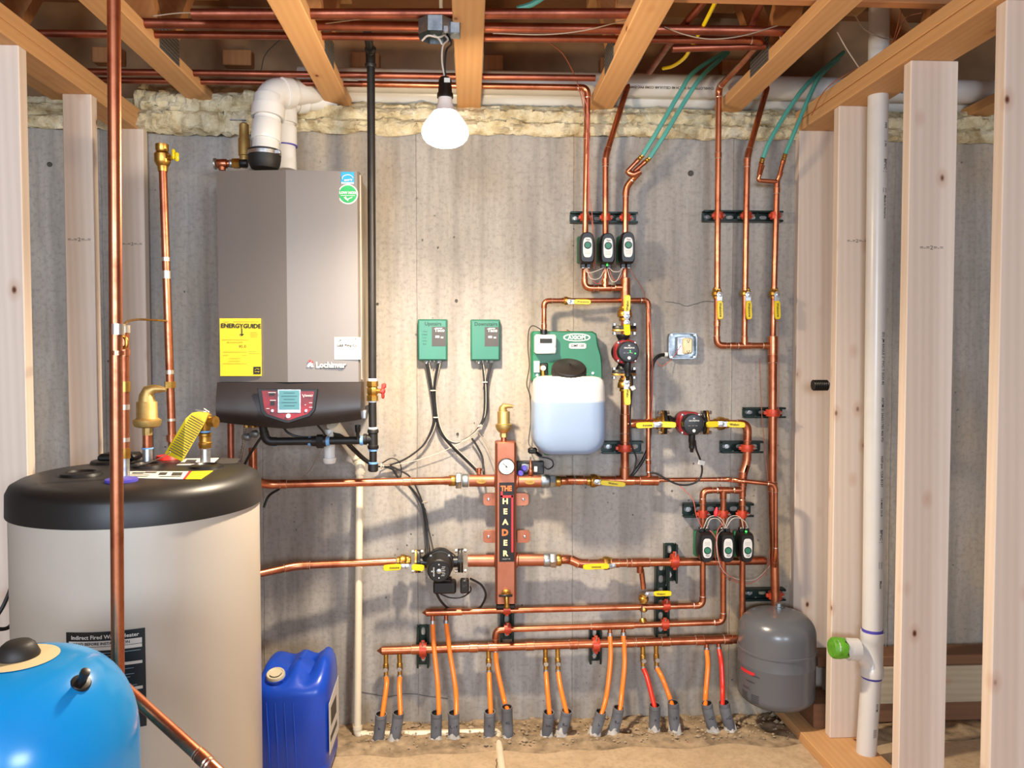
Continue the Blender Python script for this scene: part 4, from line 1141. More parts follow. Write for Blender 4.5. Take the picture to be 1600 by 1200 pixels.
SL = [(595, 1120), (622, 1118), (682, 1118), (709, 1118), (765, 1116), (792, 1109), (857, 1117), (885, 1115), (938, 1116), (966, 1110), (1023, 1106), (1052, 1102), (1105, 1103), (1132, 1102)]
for (x, y), q in zip(SL, LP):
    sleeve(x, y, q[8], q[7], q[9], q[10])
# ------------------------------------------------------------------ boiler
def flat(root, name, m, x0, y0, x1, y1, d, t=.0012, b=.0003):
    A, B = P(x0, y0, d), P(x1, y1, d); a = MB()
    a.box(V(((A.x+B.x)/2, -d-t/2, (A.z+B.z)/2)), (B.x-A.x, t, A.z-B.z), b)
    return a.build(name, m, root, smooth=False)
def boiler():
    DB = .39
    TL, TR, BL, BR = P(336, 263, DB), P(563, 269, DB), P(340, 598, DB), P(561, 600, DB)
    x0, x1, z1, z0 = (TL.x+BL.x)/2, (TR.x+BR.x)/2, TL.z-.004, BL.z
    zb = P(450, 661, DB).z
    r = T('gas_boiler', 'tall taupe wall-hung boiler with black control panel at its foot', 'boiler', ((x0+x1)/2, -.02, zb))
    a = MB(); a.box(V(((x0+x1)/2, -.165, (z1+zb)/2+.02)), (x1-x0-.012, .33, z1-zb-.045), .004); a.build('cabinet', 'boiler_side', r, smooth=False)
    # folded front cover
    cxx = P(449, 430, DB).x
    a = MB(); zc = z0+.002
    oc = [V((x0, -.325, zc)), V((x0, -.372, zc)), V((cxx, -.398, zc)), V((x1-.006, -.388, zc)), V((x1, -.380, zc)), V((x1, -.325, zc))]
    a.prism(oc[::-1], (0, 0, z1-zc), .0); a.build('front_cover', 'boiler', r, smooth=False)
    a = MB(); a.box(V((x1+.0015, -.355, (z1+zc)/2)), (.006, .035, z1-zc-.01), .002); a.build('side_trim', 'boiler_side', r, smooth=False)
    # control panel: curved black front with a pointed lower edge
    def low(u): return P(340+u*226, 657+ (14 if u < .5 else 14)*(1-abs(u-.47)/.53)**.8 - u*2, DB).z
    a = MB(); n, k = 24, 10; rows = []
    for i in range(n+1):
        u = i/n; x = x0-.001+(x1-x0+.004)*u; zt, zl = z0+.001, low(u); row = [V((x, -.33, zt))]
        for j in range(k+1):
            v = j/k; row.append(V((x, -.392-.020*math.sin(math.pi*min(1, v*1.1)*.62)+.03*max(0, v-.75)**1.3*4, zt+(zl-zt)*v)))
        row.append(V((x, -.30, zl+.004)))
        rows.append(row)
    a.rings(rows, True, True, True); cp = a.build('control_panel', 'plastic_dark', r)
    def poly(name, m, px, d, t, root, ch=.0006):
        b = MB(); p = [P(x, y, d) for x, y in px]; b.prism(p, (0, -t, 0), ch); return b.build(name, m, root, smooth=False)
    df = .412
    pod = poly('display_bezel', 'black', [(403, 607), (497, 608), (493, 641), (485, 650), (452, 661), (447, 661), (414, 650), (408, 643)], df, .007, r, .002)
    poly('red_panel', 'panel_red', [(409, 610.5), (491, 611.5), (487, 640), (480, 647), (451, 657), (448, 657), (418, 647), (413, 640)], df+.0072, .001, pod)
    dd = df+.0084
    poly('screen_frame', 'steel', [(434, 608.5), (470, 608.5), (470, 645), (434, 645)], dd, .0015, r)
    flat(r, 'screen', 'screen', 436, 610, 468, 640, dd+.0016)
    q = P(450.5, 650, dd); b = MB(); b.lathe([(0, .0075), (.004, .0072), (.005, .006)], q, (0, -1, 0), 20); b.build('knob', 'white', r)
    for x, y in ((426, 641.5), (478.5, 641.5)):
        q = P(x, y, dd); b = MB(); b.lathe([(0, .005), (.003, .0045)], q, (0, -1, 0), 16); b.build('button', 'steel', r)
    flat(r, 'socket', 'black', 423, 627, 429, 633, dd); flat(r, 'socket', 'black', 421, 614, 429, 618, dd)
    t = MB()
    for x0_, y0_, x1_, y1_ in ((419, 613, 431, 613.8), (422, 625, 431, 626), (476, 632, 478, 633), (483, 629, 488, 629.8), (483, 636, 488, 636.8), (416, 638, 421, 638.8), (440, 641.3, 464, 643.3)):
        A, B = P(x0_, y0_, dd+.0018), P(x1_, y1_, dd+.0018); t.box((A+B)/2, (B.x-A.x, .0003, A.z-B.z))
    t.text('SMART', P(483, 618.5, dd+.0018), .008, 0, bold=.02); t.text('V', P(474.5, 619, dd+.0018), .016, 0)
    t.build('lettering', 'white', pod)
    t = MB()
    for k_ in range(5): A = P(452, 614+k_*5, dd+.0032); t.box(A, (.05 if k_ % 2 else .035, .0003, .0012))
    t.build('screen_text', 'ink', pod)
    # raised name with knight-like emblem
    t = MB(); t.text('Lochinvar', P(517, 570.5, .396), .0255, -.005, .002, .95, bold=.035)
    c = P(485.5, 570, .3965)
    t.prism([c+V((dx*.0009, 0, dz*.0009)) for dx, dz in ((-13, -6), (-9, 2), (-4, 9), (2, 12), (8, 7), (6, 0), (11, -7), (4, -9), (-2, -3), (-6, -9))], (0, -.003, 0))
    t.build('name_badge', 'white', r)
    t = MB(); t.text('Lochinvar', P(516.4, 571.5, .3925), .0262, -.005, .001, .97, bold=.075); t.build('badge_backing', 'sticker_grey', r)
    t = MB(); t.lathe([(0, .004), (.002, .004)], c+V((-.002, -.003, .012)), (0, -1, 0), 10); t.lathe([(0, .003), (.002, .003)], c+V((.006, -.003, .009)), (0, -1, 0), 10); t.build('badge_detail', 'red_plastic', r)
    # yellow energy label
    yo = .394; lb = flat(r, 'energy_label', 'yellowtag', 343.5, 497.5, 409, 587.5, yo-.004, .0045)
    t = MB(); yy = yo+.002
    t.text('ENERGYGUIDE', P(376.5, 509.5, yy), .0195, -.012, sx=.98, bold=.035)
    A = P(378, 518, yy); t.box(A+V((0, 0, -.001)), (.003, .0006, .022)); t.prism([A+V((-.008, 0, -.008)), A+V((0, 0, -.015)), A+V((.008, 0, -.008))], (0, -.0006, 0))
    t.text('95.0', P(379, 541.5, yy), .014, 0); t.text('Efficiency Rating (AFUE)', P(367, 535, yy), .0052, 0)
    for y, xa, xb in ((503, 349, 358), (502.7, 364, 405), (519.5, 391, 402), (521.8, 391, 404), (524, 391, 403), (526.3, 391, 402), (531, 347, 388), (550, 349, 386), (555, 349, 357), (555, 378, 386), (560, 358, 376), (564, 358, 376), (568, 348, 387), (552, 389, 407), (549, 389, 400)):
        a_, b_ = P(xa, y, yy), P(xb, y, yy); t.box((a_+b_)/2, (b_.x-a_.x, .0004, .0008))
    A, B = P(396, 573, yy), P(407.5, 584.5, yy); t.box((A+B)/2, (B.x-A.x, .0004, A.z-B.z))
    t.build('lettering', 'ink', lb)
    t = MB(); t.tube([P(398, 578, yy+.001), P(401, 576, yy+.001), P(405, 577, yy+.001)], .0007, 4); t.text('energy', P(401.7, 580.5, yy+.001), .006, 0); t.build('star_mark', 'yellowtag', lb)
    # stickers
    sk = flat(r, 'blue_sticker', 'blue_sticker', 532.5, 268.5, 553.5, 288, .390, .0012)
    t = MB(); yy = .3935; t.tube([P(534.5, 280, yy)]+[P(543+8.6*math.cos(math.pi-k*.3), 279-6*math.sin(k*.3), yy) for k in range(11)], .0012, 5)
    t.text('energy', P(544, 281, yy), .010, .1, bold=.03); A, B = P(533.3, 284.6, yy), P(552.6, 287.5, yy); t.box((A+B)/2, (B.x-A.x, .0004, A.z-B.z)); t.build('print', 'paper', sk)
    t = MB(); t.text('ENERGY STAR', P(543, 286, yy+.001), .0055, 0); t.build('lettering', 'blue_sticker', sk)
    q = P(543.7, 303.5, .3895); t = MB(); t.lathe([(0, .0322), (.001, .0322)], q, (0, -1, 0), 36); gs = t.build('round_sticker', 'paper', r)
    t = MB(); t.lathe([(0, .0285), (.0016, .0285)], q, (0, -1, 0), 36); t.build('green_disc', 'green_sticker', gs)
    t = MB(); q2 = q+V((0, -.0018, 0)); t.text('LOW NOX', q2+V((0, 0, .004)), .0112, 0, bold=.04); t.box(q2+V((0, -.0001, -.0045)), (.046, .0004, .0014))
    t.tube(spline([q2+V((-.012, -.0002, -.010)), q2+V((-.004, -.0002, -.018)), q2+V((.006, -.0002, -.013)), q2+V((.014, -.0002, -.010))], 4), .0016, 5); t.tube([q2+V((-.008, -.0002, -.008)), q2+V((.0, -.0002, -.022))], .0018, 5)
    t.build('lettering', 'white', gs)
    nt = flat(r, 'paper_note', 'paper', 522.5, 527, 564.5, 561.5, .3895, .0035)
    t = MB(); yy = .3938; t.text('LP', P(531, 532, yy), .010, 0, bold=.02); t.text('12.5"', P(554, 529.5, yy), .009, 0, bold=.02); t.text('manifold', P(554, 533, yy), .006, 0); t.text('G&B Plmg Co', P(542, 539.8, yy), .0115, 0, bold=.02)
    for y in (554, 557): a_, b_ = P(527, y, yy), P(560, y, yy); t.box((a_+b_)/2, (b_.x-a_.x, .0002, .0004))
    t.build('handwriting', 'ink', nt)
    q = P(568, 650, .36); a = MB(); a.box(V((x1+.006, -.34, q.z+.004)), (.016, .03, .03), .003); a.build('corner_bracket', 'steel', r)
    q = P(559, 664, .34); a = MB(); a.lathe([(0, .010), (.022, .009), (.026, .006), (.05, .005)], q, (0, 0, -1), 12); a.build('cable_gland', 'black', r)
boiler()
cable('electric_cable', 'black cord dropping from the boiler corner to the gas pipe', [(559, 668, .33), (561, 682, .32), (566, 692, .31), (573, 690, .31)], .003, cat='cable')
# vent pipes on the boiler
def vents():
    r = run('vent_pipe', 'large white vent pipe with black rubber boot on the boiler top', [(413, 262, .26), (421, 146, .22), V(P(500, 142, .02))], .0445, 'white vent pipes', m='pvc', L=.05)
    r2 = run('vent_pipe', 'second white vent pipe standing behind the booted one on the boiler', [(446, 268, .12), (441, 156, .09), V(P(520, 156, -.02))], .0400, 'white vent pipes', m='pvc', L=.05)
    A, B = P(413.5, 264, .26), P(413.5, 236, .26); a = MB(); a.lathe([(0, .044), (.012, .050), (.030, .0535), (.062, .0535), (.064, .049)], A, B-A, 32); bt = a.build('rubber_boot', 'rubber', r)
    a = MB(); q = A+(B-A).normalized()*.044; a.lathe([(0, .0548), (.012, .0548)], q, (0, 0, 1), 32, False, False); a.box(q+V((.05, -.028, .006)), (.02, .012, .014), .002); a.build('hose_clamp', 'steel', bt)
    for y, dd_, rr in ((206, .243, .0475), (166, .228, .0480)):
        q = P(416.5+(206-y)*.07, y, dd_); a = MB(); a.lathe([(-.034, rr), (-.030, rr+.002), (.030, rr+.002), (.034, rr)], q, P(421, 146, .22)-P(413, 262, .26), 32); a.build('coupling', 'pvc', r)
    for y, root in ((157, r), ): 
        q = P(419.6, y+1, .224); a = MB(); a.lathe([(0, .0475), (.006, .0475)], q, (0, 0, 1), 32); a.build('primer_ring', 'purple', root)
    for y in (214, 178):
        q = P(444, y, .105); a = MB(); a.lathe([(-.034, .0445), (.034, .0445)], q, (0, 0, 1), 28); a.build('coupling', 'pvc', r2)
    q = P(446, 229, .112); a = MB(); a.lathe([(0, .0425), (.004, .0425)], q, (0, 0, 1), 28); a.build('primer_ring', 'purple', r2)
vents()
r = run('vent_pipe', 'upper long white vent pipe running along the rim above the wall, with black print', [V((P(470, 130, -.03).x, .0, P(800, 130, -.0).z)), V((3.2, .0, P(800, 130, -.0).z))], .0435, 'white vent pipes', m='pvc', cps=())
zA = P(800, 130, -.0).z
for px, s_ in ((592, 'mm 2-10 8R 7'), (690, 'CHARLOTTE PIPE 3" SCH 40 PVC DWV ASTM F-891 NSF'), (765, '3" CH'), (1035, 'CHARLOTTE PIPE 3" SCH 40 CELLULAR CORE PVC-DWV ASTM F 891'), (1440, 'CHARLOTTE PIPE 3" SCH 40 PVC')):
    q = P(px, 137, .044); t = MB(); t.text(s_, V((q.x, -.0400, zA-.019)), .013 if s_ != '3" CH' else .024, math.pi, .0005, 1.0, bold=.02); t.build('lettering', 'inksoft', r)
run('vent_pipe', 'lower long white vent pipe lying on the foam at the top of the wall', [V((P(480, 150, -.07).x, .07, P(800, 149, -.07).z)), V((3.2, .07, P(800, 149, -.07).z))], .0435, 'white vent pipes', m='pvc', cps=())
# relief valve and unions on the boiler top
r = T('relief_valve', 'brass relief valve with lever standing behind the boiler, left of the vent', 'valve', P(382, 262, .15))
a = MB(); q = P(382, 262, .15); a.lathe([(0, .012), (.02, .012)], q, (0, 0, 1), 8); a.lathe([(.02, .016), (.04, .017), (.042, .020), (.10, .020), (.105, .017), (.15, .016), (.155, .01)], q, (0, 0, 1), 20); a.build('body', 'brass_matte', r)
a = MB(); a.box(q+V((-.018, -.01, .163)), (.055, .012, .004), .001); a.cyl(q+V((0, 0, .15)), q+V((0, 0, .168)), .004, 8); a.build('lever', 'steel', r)
r = T('pipe_fitting', 'copper and brass fittings lying on top of the boiler at the left', 'pipe fitting', P(355, 262, .2))
A = P(336, 256, .2); u = V((1, 0, .03))
for nm, mt, a0, a1, rr, n in (('locknut', 'steel', -.002, .004, .020, 12), ('elbow', 'copper', .008, .040, .0165, 8), ('ring', 'copper', .040, .050, .012, 14), ('collar', 'galv', .050, .060, .014, 14), ('hex_nut', 'brass', .060, .085, .0175, 6), ('nipple', 'iron', .085, .11, .0135, 14)):
    MB().lathe([(a0, rr*.95), (a0+.001, rr), (a1-.001, rr), (a1, rr*.95)], A, u, n).build(nm, mt, r)
MB().cyl(A+V((.024, 0, -.022)), A+V((.024, 0, 0)), .012, 14).build('foot', 'copper', r)
# ------------------------------------------------------------------ black gas line
GD = .30
gr = T('gas_pipe', 'black iron gas pipe dropping past the boiler to a capped drip leg', 'pipe', P(582, 735, GD))
RG = .0134
pipe(gr, P(579.5, 100, GD), P(582, 594, GD), RG, 'iron'); pipe(gr, P(582, 628, GD), P(582.5, 672, GD), RG, 'iron'); pipe(gr, P(583, 700, GD), P(583, 724, GD), RG*.95, 'iron')
elbow(gr, P(574, 50, GD+.12), P(579, 82, GD), P(579.5, 110, GD), RG, 'iron', .02); pipe(gr, P(574, 50, GD+.12), P(578, 76, GD+.01), RG, 'iron')
for x, y, h, m_ in ((579, 101, 2.5, 'whitetape'), (579, 80, 2.5, 'whitetape'), (582, 594, 5, 'whitetape'), (582, 627.5, 2.5, 'whitetape'), (582.5, 670, 5, 'whitetape'), (583, 703, 4, 'bluetape'), (583, 723.5, 3.5, 'bluetape')):
    q = P(x, y, GD); k = h/S(GD); MB().lathe([(-k/2, RG*1.02), (-k/2+.001, RG*1.12), (k/2-.001, RG*1.12), (k/2, RG*1.02)], q, (0, 0, 1), 18).build('sealant_ring', m_, gr)
def irontee(root, c, br, r):
    a = MB(); a.lathe([(-.034, r*1.25), (-.030, r*1.42), (-.022, r*1.42), (-.020, r*1.2), (.020, r*1.2), (.022, r*1.42), (.030, r*1.42), (.034, r*1.25)], c, (0, 0, 1), 20)
    if br: a.lathe([(0, r*1.15), (.020, r*1.2), (.022, r*1.42), (.031, r*1.42), (.033, r*1.2)], c, br, 20)
    a.build('tee' if br else 'coupling', 'iron', root)
irontee(gr, P(583, 686, GD), (-1, 0, -.02), RG); irontee(gr, P(579, 90, GD), None, RG)
a = MB(); q = P(583, 725, GD); a.lathe([(0, RG*1.3), (.022, RG*1.3), (.026, RG*1.0)], q, (0, 0, -1), 18); a.build('end_cap', 'iron', gr)
run('gas_pipe', 'horizontal black iron gas branch with blue sealant below the boiler', [(570, 688, GD), (416, 690, GD+.02), (410, 664, GD+.03)], RG, m='iron', L=.022, root=gr)
for x, k in ((565, 5), (512.5, 6), (484, 4.5), (429, 6.5)):
    q = P(x, 688.5+(565-x)*.012, GD+.008); a = MB(); kk = k/S(GD); a.lathe([(-kk/2, RG*1.05), (-kk/2+.001, RG*1.18), (kk/2-.001, RG*1.18), (kk/2, RG*1.05)], q, (1, 0, 0), 18); a.build('sealant_ring', 'bluetape', gr)
q = P(501, 689.5, GD+.008); a = MB(); a.lathe([(-.030, RG*1.2), (-.012, RG*1.3)], q, (1, 0, 0), 18); a.lathe([(-.012, RG*1.75), (.010, RG*1.75)], q, (1, 0, 0), 8); a.lathe([(.010, RG*1.4), (.018, RG*1.3)], q, (1, 0, 0), 18); a.build('union', 'iron', gr)
for x, y in ((418, 690),): 
    q = P(x, y, GD+.02)
gv = T('gas_valve', 'brass gas shutoff valve with red wing handle on the black pipe', 'valve', P(582, 611, GD))
a = MB(); q = P(582, 611, GD); a.lathe([(-.034, RG*1.3), (-.033, RG*1.45), (-.016, RG*1.45), (-.014, RG*1.15), (-.008, RG*1.4), (.008, RG*1.4), (.014, RG*1.15), (.016, RG*1.45), (.033, RG*1.45), (.034, RG*1.3)], q, (0, 0, 1), 8); a.cyl(q, q+V((.03, -.004, 0)), .008, 10); a.build('body', 'brass', gv)
a = MB(); a.box(q+V((.036, -.004, 0)), (.010, .014, .052), .004); a.box(q+V((.034, -.004, 0)), (.02, .018, .018), .005); a.box(q+V((.041, -.004, .018)), (.012, .012, .018), .004); a.build('handle', 'red_plastic', gv)

# ------------------------------------------------------------------ white condensate line
cr_ = run('condensate_pipe', 'white plastic drain pipe from the boiler down the wall and along the floor', [(516, 655, .20), (534, 680, .12), (552, 708, .05), (562, 727, .045), V((P(558.5, 1147, .125).x, -.125, P(558.5, 1149, .125).z)), V((P(777, 1143, .13).x, -.13, P(777, 1144, .13).z)), V((P(779, 1143, .13).x+.012, -.85, .014))], .0135, m='pvc_cream', L=.022)
a = MB(); q = P(563, 729, .045); a.lathe([(-.022, .0175), (.018, .0175), (.022, .016)], q, (0, 0, 1), 20); a.build('coupling', 'pvc_cream', cr_)
a = MB(); a.tube([P(520, 662, .2), P(538, 686, .14), P(550, 706, .07)], [.024, .020, .0165], 14); a.build('drain_boot', 'pvc_cream', cr_)
tp = T('condensate_trap', 'white plastic trap cup hanging behind the gas branch', 'trap', P(515, 712, .2))
a = MB(); q = P(515, 724, .2); a.lathe([(0, .018), (.004, .022), (.020, .024), (.0205, .019), (.07, .019), (.072, .015), (.12, .015)], q, (0, 0, 1), 20); a.build('cup', 'pvc', tp)
# copper, hose and valves under the boiler at the left
run('copper_pipe', 'dark red copper pipe dropping behind the big tank, left under the boiler', [(360.5, 650, .22), (361, 735, .22)], R34, 'pipes under the boiler', m='copper_dull')
run('copper_pipe', 'short copper pipe under the brass valves below the boiler', [(395, 700, .22), (396, 760, .22)], R1, 'pipes under the boiler')
bh = [P(384, 655, .24), P(382, 680, .25), P(378, 705, .26), P(374, 722, .27)]
a = MB(); sp_ = spline(bh, 8)
a.tube([p for p in sp_ for _ in (0, 1)], [.0048 if i % 2 else .0062 for i in range(len(sp_)*2)], 10)
a = MB(); pts = []; rr = []
for i in range(len(sp_)-1):
    for k in range(2):
        pts.append(sp_[i].lerp(sp_[i+1], k/2)); rr.append(.0062 if k else .0046)
a.tube(pts, rr, 10); tag(a.build('braided_hose', 'steel', origin=bh[0]), 'ribbed silver hose hanging under the left of the boiler', 'hose')
bv = T('isolation_valve', 'cluster of brass and grey isolation valves under the left of the boiler', 'valve', P(395, 680, .24))
a = MB(); q = P(395, 668, .24)
for dx in (-.022, 0, .02): a.lathe([(0, .010), (.02, .011), (.022, .008), (.04, .008)], q+V((dx, 0, 0)), (0, 0, 1), 8)
a.build('brass_body', 'brass', bv)
a = MB()
for x, y in ((385, 683), (398, 678)): a.lathe([(-.014, .010), (-.005, .013), (.008, .013), (.014, .008)], P(x, y, .26), (1, -.3, .1), 8)
a.build('grey_body', 'galv', bv)
cable('electric_cable', 'black cord slanting from the gas elbow down behind the tank', [(412, 678, .30), (400, 695, .30), (384, 722, .28), (376, 745, .25)], .0045, cat='cable')
cable('electric_cable', 'black cord coming out beside the big tank above the upper pipe', [(412, 793, .18), (420, 775, .17), (436, 764, .20)], .0045, cat='cable')
cable('electric_cable', 'black cable curving under the boiler towards the gas branch', [(440, 662, .28), (450, 676, .26), (470, 683, .25), (500, 683, .24), (540, 686, .2)], .0042, cat='cable')
cable('electric_cable', 'black cable from the boiler foot passing the white drain pipe', [(492, 660, .28), (503, 672, .26), (512, 683, .22), (525, 682, .18)], .0036, cat='cable')
cable('electric_cable', 'thin grey wire from the gas branch to the copper pipe below', [(518, 676, .33), (510, 684, .33), (505, 698, .30), (495, 715, .2), (484, 735, .12), (470, 748, .1)], .0012, 'wiretan', cat='wire')

# ------------------------------------------------------------------ relay boxes
def relay(x0, y0, x1, y1, word, label, led):
    d = .050; A, B = P(x0, y0, d), P(x1, y1, d); cx, cz = (A.x+B.x)/2, (A.z+B.z)/2; w, h = B.x-A.x, A.z-B.z
    r = T('relay_box', label, 'switching relay', (cx, 0, cz), 'green relay boxes')
    a = MB(); a.box(V((cx, -.022, cz)), (w, .044, h), .003); a.build('housing', 'green_box', r)
    a = MB(); a.box(V((cx-w*.0, -.047, cz)), (w*.93, .007, h*.95), .002); a.build('cover', 'green_box', r)
    y = -.0508; px = w/(x1-x0)
    a = MB(); c = V((cx+w*.22, y, cz+h*.08)); a.box(c, (w*.48, .0008, h*.47), 0); st = a.build('dark_label', 'sticker_grey', r)
    t = MB(); t.text('Taco', c+V((.002, -.0006, h*.15)), .017, 0, sx=1.1, bold=.02)
    for k, (u, v, l, hh) in enumerate(((-.5, .02, .45, .005), (-.5, -.06, .45, .004), (.25, -.03, .3, .0022), (.25, -.10, .3, .0022))):
        t.box(c+V((w*.24*(u+l*.6), -.0006, h*.25*v*1.3)), (w*.24*l*1.2, .0004, hh*.8))
    t.box(c+V((0, -.0006, h*.2)), (w*.22, .0004, .003))
    t.build('lettering', 'white', st)
    t = MB(); t.text(word, V((cx+w*.02, y, cz+h*.385)), .0195, 0, sx=.95, bold=.012); 
    if led:
        for k, s_ in enumerate(('1 Mud', '2 Bath', '3 Liv', '4 Kit', 'Bed')): t.text(s_, V((cx-w*.27, y, cz+h*(.20-k*.075))), .008, 0)
    t.build('handwriting', 'inkgreen', r)
    for k in (-.22, .2):
        a = MB(); q = V((cx+w*k, -.026, cz-h/2)); a.lathe([(0, .010), (.006, .010)], q, (0, 0, -1), 8); a.lathe([(.006, .0075), (.011, .0075)], q, (0, 0, -1), 14); a.build('cable_clamp', 'steel', r)
    for k in (-.08, .05): a = MB(); a.lathe([(0, .003), (.005, .003)], V((cx+w*k, -.045, cz-h/2)), (0, 0, -1), 8); a.build('screw', 'steel', r)
relay(652.5, 498.5, 699, 563.5, 'Upstairs', 'left green relay box with upstairs written on it', True)
relay(735, 499, 781.5, 563.5, 'Downstairs', 'right green relay box with downstairs written on it', False)
CG = 'black control cables under the relay boxes'
def bundle(label, pts, k, r=.0032, sp_=.0045, white=False, grp=CG):
    w = [P(*p) for p in pts]
    for i in range(k):
        o = V(((i-(k-1)/2)*sp_, -.003*(i % 2), (i-(k-1)/2)*sp_*.5))
        q = [p+o+V((random.uniform(-.0015, .0015), 0, random.uniform(-.0015, .0015))) for p in w]
        m_ = MB().tube(spline(q, 7), r if not (white and i == k-1) else r*.4, 7)
        wh = white and i == k-1
        nm_ = {1: [''], 2: ['left ', 'right '], 3: ['left ', 'middle ', 'right ']}[k][i]
        tag(m_.build('control_cable', 'wirewhite' if wh else 'cable', origin=q[0]), (nm_+('thin pale wire ' if wh else 'black strand '))+label, 'cable', grp+(' (pale wire)' if wh else '')+', '+label)
bundle('from the left relay box sweeping down left to the gas pipe', [(668, 567, .03), (674, 600, .03), (679, 640, .03), (678, 665, .03), (664, 693, .03), (640, 713, .03), (618, 723, .03), (600, 728, .03), (586, 728, .05)], 3, white=True)
bundle('from the left relay box sweeping down right to the header', [(686, 567, .03), (680, 605, .03), (682, 648, .03), (690, 675, .03), (708, 698, .03), (728, 717, .03), (744, 733, .04), (748, 740, .06)], 3, white=True)
bundle('from the right relay box curving left into the other bundle', [(754, 567, .03), (758, 600, .03), (757, 645, .03), (748, 668, .03), (732, 684, .03), (712, 692, .03), (696, 684, .03), (686, 668, .03)], 2, white=True)
bundle('from the right relay box, right-hand pair', [(767, 567, .03), (761, 600, .03), (760, 640, .03), (752, 664, .03)], 2)
bundle('branching down to the header from the right loop', [(737, 685, .03), (746, 698, .03), (754, 715, .03), (755, 735, .04), (756, 742, .06)], 1, .004)
bundle('running from the gas pipe down to the black pump', [(600, 728, .03), (614, 733, .03), (622, 745, .03), (640, 760, .035), (655, 780, .03), (662, 800, .03), (667, 840, .03), (668, 872, .06)], 2)
bundle('second strand down to the black pump', [(610, 728, .03), (626, 736, .03), (640, 745, .03), (652, 765, .03), (662, 790, .03), (670, 830, .03), (677, 862, .07)], 1)
bundle('from the gas pipe back up under the boiler', [(586, 728, .05), (570, 718, .08), (552, 702, .12), (535, 684, .18), (520, 676, .2)], 3)
cable('pale_cable', 'thin pale cable stretched from the gas pipe towards the right cable loop', [(600, 728, .035), (640, 722, .03), (690, 706, .03), (735, 684, .035)], .0013, 'wirewhite', cat='wire')
cable('pale_cable', 'thin pale wires from the right cable loop down to the header', [(745, 672, .03), (758, 692, .03), (768, 715, .04), (778, 733, .06)], .0012, 'wiretan', cat='wire')
cable('electric_cable', 'small black cable loop above the pump cables', [(596, 724, .03), (612, 716, .03), (624, 722, .03), (627, 735, .03), (626, 746, .03)], .0022, cat='cable')
for x, y, d_, ax, lb in ((596, 728, .035, (1, 0, 0), 'white ring tie round the cables beside the gas pipe'), (681, 652, .03, (0, 0, 1), 'white cable tie under the left relay box, lower'), (676.5, 610, .03, (0, 0, 1), 'white cable tie under the left relay box, upper'), (757, 597, .03, (0, 0, 1), 'white cable tie under the right relay box'), (749, 665, .03, (-.6, 0, 1), 'white cable tie on the right cable loop'), (663, 785, .03, (0, 0, 1), 'white cable tie on the cables above the black pump')):
    q = P(x, y, d_); a = MB(); a.lathe([(-.002, .0105), (.002, .0105)], q, ax, 14); a.box(q+V((.008, -.01, 0)), (.006, .004, .004), .001); tag(a.build('cable_tie', 'wirewhite', origin=q), lb, 'cable tie')

# ------------------------------------------------------------------ junction box
def jbox():
    d = .030; A, B = P(1045, 520, d), P(1089, 561, d); cx, cz = (A.x+B.x)/2, (A.z+B.z)/2; w, h = B.x-A.x, A.z-B.z
    r = T('junction_box', 'square galvanised junction box with a bare cream receptacle', 'junction box', (cx, 0, cz))
    a = MB(); oc = []
    for j in range(28):
        th = 2*math.pi*(j+.5)/28; ct, st = math.cos(th), math.sin(th); e = (abs(ct)**9+abs(st)**9)**(-1/9); oc.append(V((cx+ct*e*w/2, 0, cz+st*e*h/2)))
    inn = [V((cx+(p.x-cx)*.93, 0, cz+(p.z-cz)*.93)) for p in oc]
    a.rings([oc, [p+V((0, -d, 0)) for p in oc], [p+V((0, -d, 0)) for p in inn], [p+V((0, -.004, 0)) for p in inn]], True, True); a.build('box', 'galv', r)
    a = MB(); a.box(V((cx-w*.05, -.02, cz)), (w*.28, .012, h*.7), .002); a.build('mounting_strap', 'steel', r)
    a = MB(); a.box(V((cx+w*.16, -.026, cz)), (w*.34, .03, h*.60), .006); rc = a.build('receptacle', 'almond', r)
    for z in (.2, -.2):
        b = MB(); c = V((cx+w*.16, -.0415, cz+z*h)); b.box(c+V((-.004, 0, 0)), (.0015, .001, .006)); b.box(c+V((.004, 0, 0)), (.0015, .001, .007)); b.lathe([(0, .002), (.001, .002)], c+V((0, 0, -.006)), (0, -1, 0), 8); b.build('slots', 'ink', rc)
    for sx in (-1, 1):
        for sz in (-1, 1): b = MB(); b.lathe([(0, .004), (.003, .004)], V((cx+sx*w*.40, -d*.9, cz+sz*h*.42)), (0, -1, 0), 8); b.build('screw', 'steel', r)
    a = MB(); q = P(1043, 554, .02); a.lathe([(0, .009), (.012, .009)], q, (-1, 0, 0), 12); a.build('connector', 'white', r)
jbox()
cable('flexible_conduit', 'black flexible conduit curving from the junction box down behind the copper pipe', [(1042, 554, .02), (1030, 556, .025), (1021, 566, .03), (1017, 590, .035), (1016, 650, .035), (1014, 690, .035), (1008, 712, .04), (996, 732, .05), (986, 744, .05)], .0068, 'black', cat='conduit')

